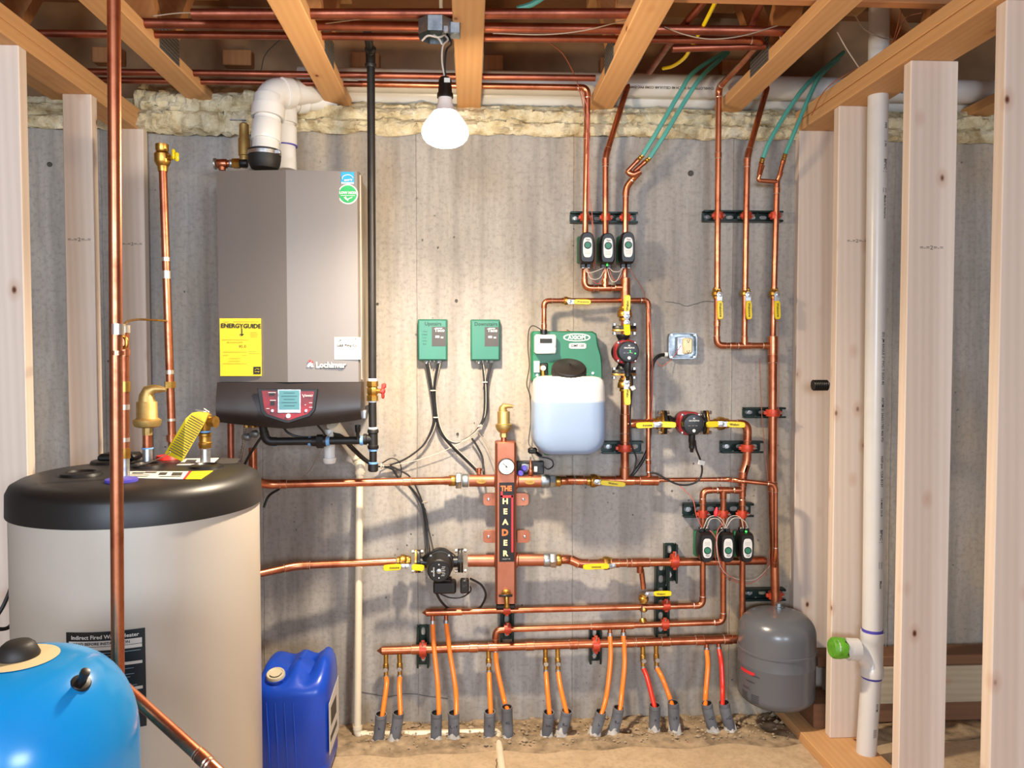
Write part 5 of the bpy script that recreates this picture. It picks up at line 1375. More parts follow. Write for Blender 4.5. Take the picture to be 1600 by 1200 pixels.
# ------------------------------------------------------------------ fluid feeder
def feeder():
    d = .075
    pts = [(828.5, 594), (828.5, 521), (831, 518), (922, 518.5), (928, 522), (931, 540), (935.5, 556), (937, 570), (937, 594)]
    c = P(884, 600, 0); r = T('fluid_feeder', 'wall-mounted fluid feeder, green panel over a white tank of pale blue liquid', 'feeder', (c.x, 0, c.z))
    a = MB(); a.prism([P(x, y, .012) for x, y in pts], (0, -.063, 0), .006); bp = a.build('back_panel', 'green_dark', r)
    yy = d+.001
    def rr(name, m, x0, y0, x1, y1, dd, t, e, root):
        A, B = P(x0, y0, dd), P(x1, y1, dd); cx, cz = (A.x+B.x)/2, (A.z+B.z)/2; oc = []
        for j in range(32):
            th = 2*math.pi*(j+.5)/32; ct, st = math.cos(th), math.sin(th); q = (abs(ct)**e+abs(st)**e)**(-1/e); oc.append(V((cx+ct*q*(B.x-A.x)/2, -dd, cz+st*q*(A.z-B.z)/2)))
        b = MB(); b.prism(oc, (0, -t, 0), min(.001, t*.4)); return b.build(name, m, root)
    o = rr('brand_oval', 'white', 880, 521, 922.5, 533.5, yy, .0012, 2.2, r); rr('brand_field', 'green_dark', 882.5, 522.8, 920, 531.8, yy+.0013, .0006, 2.2, o)
    t = MB(); t.text('AXIOM', P(901.3, 527.5, yy+.003), .0195, 0, sx=1.05, bold=.045); t.build('lettering', 'white', o)
    o = rr('model_plate', 'paper', 889, 536, 916, 545, yy, .0012, 5, r); t = MB(); t.text('DMF 150', P(902.5, 540.3, yy+.002), .0125, 0, bold=.01); t.build('lettering', 'ink', o)
    a = MB(); A, B = P(836, 522.5, .12), P(869.5, 552.5, .12); cx, cz = (A.x+B.x)/2, (A.z+B.z)/2; w, h = B.x-A.x, A.z-B.z
    a.box(V((cx, -.093, cz)), (w, .044, h), .006); cb = a.build('control_box', 'white', r)
    a = MB(); a.box(V((cx, -.117, cz-h*.33)), (w*.96, .010, h*.36), .004); a.build('lower_lip', 'white', cb)
    A, B = P(843.5, 529, .117), P(862.5, 536, .117); a = MB(); a.box((A+B)/2, (B.x-A.x, .003, A.z-B.z)); a.build('screen', 'ink', cb)
    a = MB(); A, B = P(834, 564, .08), P(843, 582, .08); a.box((A+B)/2, (B.x-A.x, .010, A.z-B.z), .001); a.build('white_tag', 'paper', r)
    A, B = P(844, 567, .078), P(856, 591, .078); a = MB(); a.box((A+B)/2, (B.x-A.x, .006, A.z-B.z), .003); a.build('valve_recess', 'black', r)
    a = MB(); q = P(848.5, 575, .09); a.lathe([(-.02, .010), (0, .013), (.006, .010)], q, (0, -1, 0), 12); a.lathe([(0, .008), (.03, .008)], q, (0, 0, -1), 10); a.build('fill_valve', 'brass', r)
    a = MB(); a.lathe([(.006, .0095), (.010, .0095)], q, (0, -1, 0), 12); a.build('valve_cap', 'white', r)
    for x, y in ((839, 586), (926, 583)): a = MB(); a.lathe([(0, .006), (.004, .005)], P(x, y, d), (0, -1, 0), 12); a.build('screw', 'steel', r)
    a = MB(); q = P(849.5, 518, .10); a.lathe([(-.012, .013), (.006, .013)], q, (0, 0, 1), 14); a.build('inlet_fitting', 'black', r)
    a = MB(); a.tube(spline([P(882, 519, .03), P(886, 515.5, .03), P(892, 519, .03)], 4), .0015, 6); a.build('hanger', 'copper', r)
    # tank
    dm = .17; X0, X1 = P(831.5, 650, dm).x, P(943, 650, dm).x; cx = (X0+X1)/2; hw = (X1-X0)/2; cy = -.155; hd = .105
    zt, zb = P(880, 588, dm+.05).z, P(880, 711, dm+.07).z
    H = zt-zb; secs = []
    for v, kx, ky in ((0, .62, .78), (.02, .74, .88), (.07, .86, .94), (.13, .95, .97), (.2, .99, .99), (.3, 1, 1), (.6, .995, 1), (.82, .975, 1), (.90, .965, .98), (.95, .93, .93), (.985, .84, .84), (1.0, .66, .7)):
        secs.append((zb+H*v, cx+.002*(v-.5), cy, hw*kx, hd*ky))
    a = MB(); a.loft(secs, 44, 6.0); tk = a.build('tank', 'axiom_tank', r)
    q = P(888, 594, .19); ax = V((0, -.50, .86))
    a = MB(); a.lathe([(-.02, .053), (.012, .053)], q+V((0, -.01, .004)), ax, 32); a.build('tank_neck', 'axiom_tank', r)
    L0 = P(889, 577, .19); a = MB(); prof = [(-.022, .060), (-.020, .0615), (.006, .0615), (.011, .058), (.013, .02), (.018, .012), (.018, .004)]
    a.lathe(prof, L0, ax, 40); ld = a.build('lid', 'lid', r)
    a = MB()
    _, u, w_ = frame_of(ax)
    for k in range(24):
        th = 2*math.pi*k/24; p = L0+(u*math.cos(th)+w_*math.sin(th))*.0615; a.cyl(p-ax*.020, p+ax*.004, .002, 6)
    a.build('grip_ribs', 'lid', ld); a = MB(); a.lathe([(.014, .008), (.024, .004)], L0, ax, 10); a.build('air_hole_plug', 'ink', ld)
    a = MB(); q = P(890, 711, .235); a.box(q+V((0, .012, .004)), (.045, .02, .004), .001); a.build('support_lip', 'white', r)
    a = MB(); a.box(V((cx, -.08, zb-.006)), (hw*1.3, .15, .010), .003); a.build('shelf', 'green_dark', r)
feeder()
cable('electric_cable', 'thin black cord looping out left of the fluid feeder', [(850, 519, .09), (842, 513, .07), (832, 509, .05), (826, 518, .04), (825, 545, .03), (827, 572, .03), (823, 600, .03), (828, 620, .03), (829, 660, .03), (826, 690, .04), (830, 700, .05)], .0018, cat='cable')
cable('electric_cable', 'black cord from the plug under the white fluid tank to the black box', [(832, 705, .06), (842, 713, .07), (856, 716, .07), (863, 720, .07), (864, 728, .07), (856, 733, .06), (848, 728, .06)], .0026, cat='cable')
r = T('power_plug', 'black plug lying at the lower left corner of the white fluid tank', 'plug', P(832, 704, .06))
MB().box(P(832, 704, .06), (.034, .02, .022), .005).build('body', 'black', r); MB().cyl(P(838, 707, .06), P(846, 713, .06), .005, 8).build('strain_relief', 'black', r)
r = T('low_water_cutoff', 'black control box with blue knobs and brass stem behind the header top', 'control box', P(833, 731, .05))
a = MB(); A, B = P(808, 721, .05), P(850, 741, .05); a.box((A+B)/2+V((0, .015, 0)), (B.x-A.x, .03, A.z-B.z), .003); a.build('box', 'black', r)
MB().box(P(821, 731, .062), (.03, .01, .03), .002).build('cover', 'galv', r)
for x, y in ((818, 732), (812, 740)): a = MB(); a.lathe([(0, .010), (.012, .012), (.02, .009)], P(x, y, .075), (.2, -1, .2), 10); a.build('knob', 'purple', r)
a = MB(); q = P(829, 742, .085); a.lathe([(0, .009), (.008, .012), (.02, .010), (.022, .006), (.045, .006), (.05, .003), (.06, .003)], q, (0, 0, 1), 12); a.build('brass_stem', 'copper', r)
MB().cyl(P(829, 726, .085), P(829, 714, .085), .003, 8).build('probe_tip', 'steel', r)
MB().box(P(837, 733, .07), (.012, .008, .02), .001).build('white_clip', 'white', r)
# ------------------------------------------------------------------ big indirect tank
def zat(py, d): return P(800, py, d).z
def patch(root, name, m, cx, cy, R_, a0, a1, z0, z1, n=16):
    vs = []
    for i in range(n+1):
        th = a0+(a1-a0)*i/n
        vs.append([V((cx+math.sin(th)*R_, cy-math.cos(th)*R_, z)) for z in (z0, z1)])
    a = MB(); a.rings(vs, False, False, closed=False); return a.build(name, m, root)
def big_tank():
    cy = -.90; Rb = .292
    l, rr_ = P(46, 900, .90), P(411, 900, .90); cx = (l.x+rr_.x)/2-.012; Rb = (rr_.x-l.x)/2*.982
    zt = 1.085; zl = zt-.088
    r = T('water_heater_tank', 'large beige indirect water heater with black lid, left of the boiler', 'tank', (cx, cy, 0))
    o = V((cx, cy, 0))
    a = MB(); a.lathe([(.05, Rb*.985), (.06, Rb), (zl+.01, Rb)], o, (0, 0, 1), 72); a.build('body', 'tank_body', r)
    a = MB(); a.lathe([(0, Rb*.96), (.055, Rb*.96)], o, (0, 0, 1), 48); a.build('foot_ring', 'black', r)
    a = MB(); a.lathe([(zl, Rb*1.0), (zl+.002, Rb*1.022), (zl+.055, Rb*1.018), (zl+.072, Rb*.99), (zl+.082, Rb*.93), (zl+.088, Rb*.86), (zl+.089, Rb*.5), (zl+.089, .001)], o, (0, 0, 1), 72); a.build('lid', 'lid', r)
    def top(px, py): # point on the lid top
        v = fw*FPX+rt*(px-800)+up*(600-py); t = (zt+.001-CAM.z)/v.z; return CAM+v*t
    for px, py, rad in ((230, 729, .044), (322, 730, .044), (178, 722, .06), (127, 742, .05)):
        q = top(px, py); a = MB(); a.lathe([(0, rad), (.006, rad*.95), (.009, rad*.7), (.004, rad*.62)], q, (0, 0, 1), 28); a.build('port_boss', 'black', r)
    q = top(180, 722); a = MB(); a.box(q+V((.01, .01, .014)), (.10, .07, .022), .008); a.build('port_cover', 'black', r)
    q = top(190, 752); a = MB(); a.lathe([(0, .036), (.006, .036), (.008, .030)], q, (0, 0, 1), 28); a.build('blue_collar', 'purple', r)
    q = top(262, 717); a = MB(); a.lathe([(0, .034), (.010, .030), (.012, .02)], q, (0, 0, 1), 24); a.build('red_collar', 'red_plastic', r)
    def quad(name, m, px, dz=.0012):
        a = MB(); a.prism([top(*p) for p in px], (0, 0, dz)); return a.build(name, m, r, smooth=False)
    q1 = quad('warning_label', 'paper', [(203, 737), (297, 737), (288, 749), (196, 747)]); quad('caution_label', 'yellowtag', [(299, 737), (333, 736), (314, 749), (288, 749)])
    quad('red_strip', 'red_label', [(295, 737), (300, 737), (290, 749), (286, 749)], .0016)
    q2 = quad('warning_label', 'paper', [(290, 717), (342, 716), (330, 727), (276, 727)])
    t = MB()
    for (x0, y0, x1, y1) in ((208, 739, 226, 741), (228, 738, 246, 740), (206, 742.5, 235, 743.3), (204, 745, 232, 745.8), (250, 739, 262, 743), (270, 739, 286, 744), (250, 745, 284, 746), (292, 719, 308, 723), (300, 724, 320, 725)):
        t.prism([top(x0, y0)+V((0, 0, .0012)), top(x1, y0)+V((0, 0, .0012)), top(x1-3, y1)+V((0, 0, .0012)), top(x0-3, y1)+V((0, 0, .0012))], (0, 0, .0004))
    t.build('label_print', 'sticker_grey', r)
    quad('grey_label', 'sticker_grey', [(345, 716), (375, 717), (370, 724), (338, 726)])
    # front label wrapped round the body
    def ang(px, z):
        v = fw*FPX+rt*(px-800)+up*(600-1000); v2 = V((v.x, v.y)); dx, dy = CAM.x-cx, CAM.y-cy
        A_ = v2.length_squared; B_ = 2*(dx*v2.x+dy*v2.y); C_ = dx*dx+dy*dy-Rb*Rb; t = (-B_-math.sqrt(max(0, B_*B_-4*A_*C_)))/(2*A_)
        x, y = dx+v.x*t, dy+v.y*t; return math.atan2(x, -y)
    a0, a1 = ang(104, 0), ang(227, 0)
    th = (a0+a1)/2; py_ = cy-math.cos(th)*Rb; dd = -py_
    z1, z0 = zat(975, dd), zat(1126, dd)
    lb = patch(r, 'instruction_label', 'black', cx, cy, Rb+.0012, a0, a1, z0, z1)
    def bar(u0, u1, v0, v1, m, nm): return patch(lb, nm, m, cx, cy, Rb+.0020, a0+(a1-a0)*u0, a0+(a1-a0)*u1, z1-(z1-z0)*v1, z1-(z1-z0)*v0, 10)
    for u0, u1, v0, v1 in ((.04, .96, .09, .145), (.04, .96, .15, .185), (.04, .96, .32, .35), (.04, .96, .58, .61), (.04, .96, .79, .82)): bar(u0, u1, v0, v1, 'paper', 'white_band')
    for k in range(26):
        v = .21+k*.029
        if any(abs(v-b_) < .024 for b_ in (.335, .595, .805)): continue
        bar(.06, random.uniform(.6, .95), v, v+.006, 'galv', 'print_line')
    W = (a1-a0)*Rb
    def wr(s, u, v, size, m, bold=.02, nm='lettering'):
        t = MB(); Rr = Rb+.0030
        def fn(x, z):
            th = a0+(a1-a0)*u+x/Rb; return V((cx+math.sin(th)*Rr, cy-math.cos(th)*Rr, z1-(z1-z0)*v+z))
        t.text(s, (0, 0, 0), size, 0, fn=fn, bold=bold); t.build(nm, m, lb)
    wr('Indirect Fired Water Heater', .5, .052, .0122, 'white'); wr('READ BEFORE INSTALLATION', .46, .118, .0088, 'ink'); wr('WARNING', .13, .168, .0075, 'ink')
    # threaded outlets and what stands on the lid
    def nip(px, py, h, rad=.0135):
        q = top(px, py); a = MB(); a.cyl(q, q+V((0, 0, h)), rad, 16); a.build('outlet_nipple', 'steel', r); return q+V((0, 0, h))
    n1 = nip(231, 724, .04); n2 = nip(321, 724, .04); n3 = nip(195, 748, .07, .0115)
    return top, n1, n2, n3, cy
top, n1, n2, n3, TCY = big_tank()
def air_vent_at(label, q, H, k):
    r = T('air_vent', label, 'air vent', q); z = V((0, 0, 1))
    a = MB(); a.lathe([(0, k*.46), (.004, k*.48), (H*.30, k*.44)], q, z, 18); a.build('nipple', 'copper', r)
    a = MB(); a.lathe([(.0, k*.55), (.004, k*.55)], q, z, 18); a.build('sealant', 'bluetape', r)
    a = MB(); a.lathe([(H*.22, k*.50), (H*.34, k*.52)], q, z, 8); a.lathe([(H*.34, k*.8), (H*.36, k*1.2), (H*.42, k*1.34), (H*.46, k*1.34), (H*.48, k*1.1), (H*.50, k*1.0), (H*.74, k*.98), (H*.75, k*.94)], q, z, 28); a.build('canister', 'brass_matte', r)
    a = MB(); o = q+V((0, 0, H*.75)); a.tube([o, o+V((0, 0, H*.09)), o+V((k*.2, 0, H*.17)), o+V((k*.8, 0, H*.205)), o+V((k*1.2, 0, H*.20)), o+V((k*1.9, 0, H*.19))], [k*.8, k*.72, k*.62, k*.42, k*.38, k*.2], 14); a.build('outlet', 'brass_matte', r)
air_vent_at('tall brass air vent standing on the lid of the big tank', n1, .175, .0275)
rv = T('relief_valve', 'brass relief valve with a big yellow tag on the lid of the big tank', 'valve', n2)
q = n2; a = MB(); a.lathe([(0, .0145), (.003, .0165), (.009, .0165), (.012, .018), (.018, .018), (.02, .0155), (.035, .0155), (.037, .018), (.043, .018), (.045, .015)], q, (0, 0, 1), 20); a.build('coupling', 'brass', rv)
for h in (.001, .046): a = MB(); a.lathe([(0, .0155), (.005, .0155)], q+V((0, 0, h)), (0, 0, 1), 18); a.build('sealant', 'bluetape', rv)
a = MB(); o = q+V((0, 0, .05)); a.lathe([(0, .013), (.012, .016), (.03, .020), (.045, .018), (.052, .01)], o, (0, 0, 1), 18); a.cyl(o+V((0, 0, .026)), o+V((.032, -.01, .026)), .014, 16); a.lathe([(.026, .016), (.034, .017), (.036, .016), (.036, .011)], o+V((0, 0, .026)), V((.032, -.01, 0)), 8, True, True); a.build('body', 'brass', rv)
a = MB(); a.tube([o+V((-.012, 0, .05)), o+V((0, -.004, .062)), o+V((.012, 0, .052))], .002, 6); a.box(o+V((-.008, -.004, .056)), (.03, .012, .003), .001, Matrix.Rotation(.2, 3, 'Y')); a.build('lever', 'steel', rv)
dt = -o.y+.02
tg = T('hanging_tag', 'yellow paper tag with small print hanging from the relief valve', 'tag', P(292, 682, dt))
ol = [(326, 645), (310, 643), (300, 645), (290, 654), (257, 709), (285, 721), (318, 664)]
a = MB(); a.prism([P(x, y, dt+.02*(1-abs(x-290)/40)) for x, y in ol][::-1], (0, .0012, 0)); tgo = a.build('card', 'yellowtag', tg, smooth=False)
t = MB(); u = (P(275, 714, dt)-P(311, 655, dt)); un = u.normalized(); pr = V((0, -1, 0)).cross(un).normalized()
for k in range(17):
    c = P(310-k*2.15, 656+k*3.35, dt+.0245); ln = P(0, 0, dt)-P(21, 0, dt)
    sv = (P(316, 672, dt)-P(291, 658, dt)).normalized(); w_ = .046
    t.prism([c-sv*w_*.5-un*.0011, c+sv*w_*random.uniform(.3, .5)-un*.0011, c+sv*w_*random.uniform(.3, .5)+un*.0011, c-sv*w_*.5+un*.0011], (0, -.0004, 0))
t.build('print', 'inksoft', tgo)
cable('tag_wire', 'thin pale wire tie from the big tank lid to the yellow tag', [(205, 730, .85), (235, 722, .86), (258, 712, .87), (266, 706, .88)], .0012, 'wiretan', cat='wire')
# ------------------------------------------------------------------ copper riser in the foreground
RD = 1.49
rz = run('copper_pipe', 'long copper riser in front of the big tank, from the ceiling to the blue tank', [V((P(184, 5, RD).x, -RD, 2.62)), P(184.5, 1100, RD)], R34*1.02, 'foreground copper pipes')
run('copper_pipe', 'copper pipe slanting from behind the blue tank down to the lower right', [P(196, 1076, 1.50), P(318, 1186, 1.62), P(372, 1236, 1.66)], R34, 'foreground copper pipes', L=.006, cps=((318, 1186, 1.62),))
# riser from the tank just behind it
b0 = n3
r = T('copper_pipe', 'second copper riser standing on the blue-ringed outlet of the big tank', 'pipe', b0, 'foreground copper pipes')
dn = -b0.y
pA, pB = b0, P(192, 512, dn)
MB().cyl(pA, P(194, 512, dn), .0112, 16).build('pipe', 'copper', r)
for y0, y1, k, m_ in ((716, 700, 1.25, 'brass'), (690, 684, 1.15, 'solder'), (612, 596, 1.3, 'brass'), (640, 632, 1.12, 'solder'), (556, 545, 1.2, 'copper'), (520, 508, 1.2, 'solder')):
    a = MB(); a.cyl(P(194, y0, dn), P(194, y1, dn), .0112*k, 12); a.build('coupling', m_, r)
for y0, y1 in ((506, 523), (548, 555)):
    a = MB(); a.cyl(P(183.3, y0, RD), P(183.3, y1, RD), .0122, 16); a.build('coupling', 'solder' if y0 < 520 else 'copper', rz)
a = MB(); a.tube(spline([P(190, 524, RD-.02), P(197, 530, RD-.02), P(197, 541, RD-.02), P(190, 544, RD-.02)], 5), .0035, 8); a.build('side_port', 'brass', rz)
cable('wire_hook', 'yellow wire hook bridging the two copper pipes at the left', [(194, 508, dn+.02), (200, 502, .9), (217, 499, .7), (236, 500, .6), (259, 501, .53)], .0032, 'brass', cat='wire')
# leaning copper pipe with valve
lp = T('copper_pipe', 'leaning copper pipe between the left studs and the boiler', 'pipe', P(270, 720, .5), 'foreground copper pipes')
LA, LB = P(270.5, 735, .5), P(254.5, 268, .5)
LA0 = LA+(LA-LB)*(1.0*(LA.z-.003)/(LB.z-LA.z))
MB().cyl(LA0, LB, .0119, 16).build('pipe', 'copper', lp)
for y, k, m_, hh in ((404, 1.12, 'solder', 3), (428, 1.12, 'solder', 6), (580, 1.1, 'solder', 3), (600, 1.45, 'brass', 5), (655, 1.12, 'solder', 2), (684, 1.4, 'copper', 5)):
    f_ = (735-y)/(735-268); c = LA.lerp(LB, f_); ax = (LB-LA).normalized(); a = MB(); a.lathe([(-hh/500, .0119*k), (hh/500, .0119*k)], c, ax, 6 if m_ == 'brass' else 16); a.build('coupling', m_, lp)
bv = T('ball_valve', 'open brass ball valve with yellow grip on top of the leaning copper pipe', 'valve', LB, 'ball valves with yellow levers')
a = MB(); a.lathe([(0, .014), (.012, .0155), (.016, .0155), (.018, .018), (.03, .0235), (.052, .0235), (.060, .017), (.064, .019), (.082, .019), (.083, .015)], LB, (LB-LA), 20); a.cyl(LB+V((0, 0, .04)), LB+V((.032, -.012, .038)), .007, 10); a.build('body', 'brass', bv)
a = MB(); q = LB+V((.040, -.02, .048)); a.box(q, (.010, .012, .032), .004); a.box(q+V((.010, 0, -.008)), (.012, .01, .028), .004); a.build('lever', 'yellow', bv)
# ------------------------------------------------------------------ blue pressure tank
def blue_tank():
    cy = -1.68; d = 1.68; c0 = P(28, 1038, d); cx = c0.x; Rr = (P(207, 1150, d).x-cx)*.985
    zt = c0.z+.012; o = V((cx, cy, 0)); r = T('pressure_tank', 'bright blue domed pressure tank in the lower left corner', 'tank', (cx, cy, 0))
    prof = [(.06, Rr*.6), (.11, Rr*.92), (.16, Rr), (.30, Rr)]
    for k in range(15):
        th = math.pi/2*k/14; prof.append((zt-.155+.155*math.sin(th)**1.0, Rr*(math.cos(th)**.62 if k < 14 else .001)))
    a = MB(); a.lathe(prof, o, (0, 0, 1), 72); bd = a.build('body', 'tank_blue', r)
    a = MB(); a.lathe([(0, Rr*.75), (.1, Rr*.72)], o, (0, 0, 1), 40); a.build('base_ring', 'black', r)
    def surf(x, y):
        rad = math.hypot(x-cx, y-cy)/Rr; cth = rad**(1/.62) if rad < 1 else 1; return zt-.155+.155*math.sqrt(max(0, 1-cth*cth))
    sc_ = V((cx, cy, 0)); a = MB(); n = 32; rings = []
    for k in range(5):
        rad = .012+.047*k/4; rings.append([V((cx+math.cos(2*math.pi*j/n)*rad, cy+math.sin(2*math.pi*j/n)*rad, surf(cx+rad*math.cos(2*math.pi*j/n), cy+rad*math.sin(2*math.pi*j/n))+.0012)) for j in range(n)])
    a.rings(rings, True, False); a.build('round_label', 'almond', r)
    a = MB(); a.lathe([(0, .030), (.004, .031), (.020, .024), (.025, .018), (.026, .002)], V((cx+.001, cy, zt)), (0, 0, 1), 32); a.build('air_cap', 'black_matte', r)
    q = P(126, 1072, d+.04); q.z = surf(q.x, q.y); nrm = V((.45, -.35, .8)).normalized()
    a = MB(); a.lathe([(-.003, .0150), (.002, .0150), (.004, .0135), (.005, .007), (.020, .0065), (.021, .0075), (.028, .007), (.029, .003)], q, nrm, 20); a.build('plug', 'black', r)
    # label edge on the side
    a0 = math.atan2(P(168, 1190, d+.1).x-cx, .13); patch(r, 'side_label', 'paper', cx, cy, Rr+.001, R(50), R(84), .42, zt-.255, 12)
    patch(r, 'side_label_band', 'green_sticker', cx, cy, Rr+.0016, R(74), R(82), .42, zt-.262, 6)
blue_tank()
# ------------------------------------------------------------------ blue jug
def jug():
    d = .42; X0, X1 = P(402, 1150, d).x, P(516, 1150, d).x; cx = (X0+X1)/2; hw = (X1-X0)/2; cy = -.345; hd = .125; H = .385
    r = T('plastic_jug', 'dark blue plastic jug with cream cap, on the floor between tank and wall', 'jug', (cx, cy, 0))
    secs = [(0, cx, cy, hw*.86, hd*.86), (.008, cx, cy, hw*.94, hd*.94), (.03, cx, cy, hw, hd), (.05, cx, cy, hw, hd), (.056, cx, cy, hw*.985, hd*.985), (.062, cx, cy, hw, hd), (.26, cx, cy, hw, hd), (.285, cx, cy, hw, hd)]
    a = MB(); n = 48; rs = []
    def ringat(z, hx, hy, hf=None, oy=0):
        g = []
        for j in range(n):
            t = 2*math.pi*(j+.5)/n; ct, st = math.cos(t), math.sin(t); k = (abs(ct)**5+abs(st)**5)**(-1/5); x, y = cx+hx*ct*k, cy+oy+hy*st*k
            g.append(V((x, y, z+(hf(x, y) if hf else 0))))
        return g
    for z, _, _, hx, hy in secs: rs.append(ringat(z, hx, hy))
    def hf(x, y):
        u, v = (x-cx)/hw, (y-cy)/hd
        h = .012*math.exp(-((u-.05)/.17)**2)*max(0, 1-((v-.15)/.95)**4)
        h -= .016*math.exp(-((abs(u-.05)-.34)/.15)**2)*(1-abs(v)**3)
        h += .030*(1/(1+math.exp(-(u-.60)/.08)))*max(0, min(1, v*1.2+1.1))
        h += .014*(1/(1+math.exp((u+.62)/.08)))*max(0, min(1, v*1.2+1.0))
        h -= .034*max(0, -v-.15)
        return h
    for z, k in ((.30, .998), (.318, .98), (.332, .945), (.344, .89), (.352, .81), (.355, .71), (.356, .6), (.355, .42), (.355, .25), (.355, .1)):
        w = min(1, max(0, (z-.285)/.07))
        rs.append(ringat(z, hw*k, hd*k, lambda x, y, w=w: hf(x, y)*w))
    a.rings(rs); bd = a.build('body', 'jug_blue', r)
    q = P(429, 1040, .44); q = V((q.x, cy-hd*.62, .335)); ax = V((0, -.30, .95))
    a = MB(); a.lathe([(-.03, .034), (.004, .030), (.006, .033), (.010, .033)], q, ax, 28); a.build('spout', 'jug_blue', r)
    a = MB(); a.lathe([(.008, .0300), (.016, .0300), (.021, .028), (.021, .024), (.019, .022), (.019, .002)], q, ax, 32); a.build('cap', 'jug_cap', r)
    a = MB(); a.tube([q+ax.normalized()*.0205+V((math.cos(k)*.019, math.sin(k)*.019*.95, math.sin(k)*.019*.3)) for k in [x*.2-2.6 for x in range(14)]], .0013, 6); a.build('cap_seam', 'ink', r)
    for u in (-.55, -.32, -.08, .16):
        a = MB(); x = cx+hw*u; a.tube([V((x, cy-hd*.995, .05)), V((x-.004, cy-hd*1.0, .16)), V((x-.010, cy-hd*.995, .275))], [.002, .0035, .002], 8); a.build('moulded_rib', 'jug_blue', r)
    a = MB(); a.prism([V((X1+.0006, cy-.095, .085)), V((X1+.0006, cy+.08, .085)), V((X1+.0006, cy+.08, .275)), V((X1+.0006, cy-.10, .255))], (.0012, 0, 0)); lb = a.build('paper_label', 'paper', r, smooth=False)
    a = MB(); a.box(V((X1+.002, cy-.02, .2)), (.0006, .10, .06)); a.box(V((X1+.002, cy-.02, .13)), (.0006, .12, .02)); a.build('print', 'inksoft', lb)
jug()
# ------------------------------------------------------------------ grey expansion tank
def exp_tank():
    d = .17; c = P(1213, 1030, d); cx, cy = c.x, -.17; Rr = 61/S(d)*.985; zt = P(1212, 954, d).z; zb = P(1213, 1106, .2).z
    r = T('expansion_tank', 'grey steel expansion tank hanging at the foot of the tall copper riser', 'tank', (cx, cy, zb)); H = zt-zb
    o = V((cx, cy, zb)); prof = []
    for k in range(9): th = math.pi/2*k/8; prof.append((.055*(1-math.cos(th)), max(.001, Rr*math.sin(th)**.75)))
    prof += [(H*.46, Rr), (H*.47, Rr*1.008), (H*.475, Rr*1.008), (H*.485, Rr), (H*.60, Rr), (H*.605, Rr*1.02), (H*.625, Rr*1.02), (H*.63, Rr), (H*.77, Rr)]
    for k in range(1, 11): th = math.pi/2*k/10; prof.append((H*.77+H*.23*math.sin(th), Rr*max(.001, math.cos(th)**.55 if k < 10 else .001)))
    a = MB(); a.lathe(prof, o, (0, 0, 1), 64); bd = a.build('body', 'tank_grey', r)
    a = MB(); q = V((P(1212, 950, .11).x, cy+.03, zt-.012)); a.lathe([(0, .016), (.016, .016), (.018, .012), (.03, .012)], q, (0, 0, 1), 8); a.build('top_nipple', 'galv', r)
    patch(r, 'red_brand_mark', 'red_label', cx, cy, Rr+.0012, R(-84), R(-54), zb+H*.40, zb+H*.435, 8)
    t = MB()
    for a_, z_, s_, z2 in ((-62, .33, 'WARNING', .008), (-70, .25, 'EXTROL', .010), (-52, .40, 'AMTROL', .008)):
        def fn(x, z, a_=a_, z_=z_): th = R(a_)+x/Rr; return V((cx+math.sin(th)*(Rr+.0018), cy-math.cos(th)*(Rr+.0018), zb+H*z_+z))
        t.text(s_, (0, 0, 0), z2, fn=fn)
    for k in range(5):
        for a_ in (-80, -60):
            for j in range(6):
                th0, th1 = R(a_+j*2.2), R(a_+(j+1)*2.2); z = zb+H*(.20-.018*k); pp = lambda th, zz: V((cx+math.sin(th)*(Rr+.0015), cy-math.cos(th)*(Rr+.0015), zz))
                t.add([pp(th0, z), pp(th1, z), pp(th1, z+.0015), pp(th0, z+.0015)], [(0, 1, 2, 3)])
    t.build('print', 'ink', bd)
exp_tank()
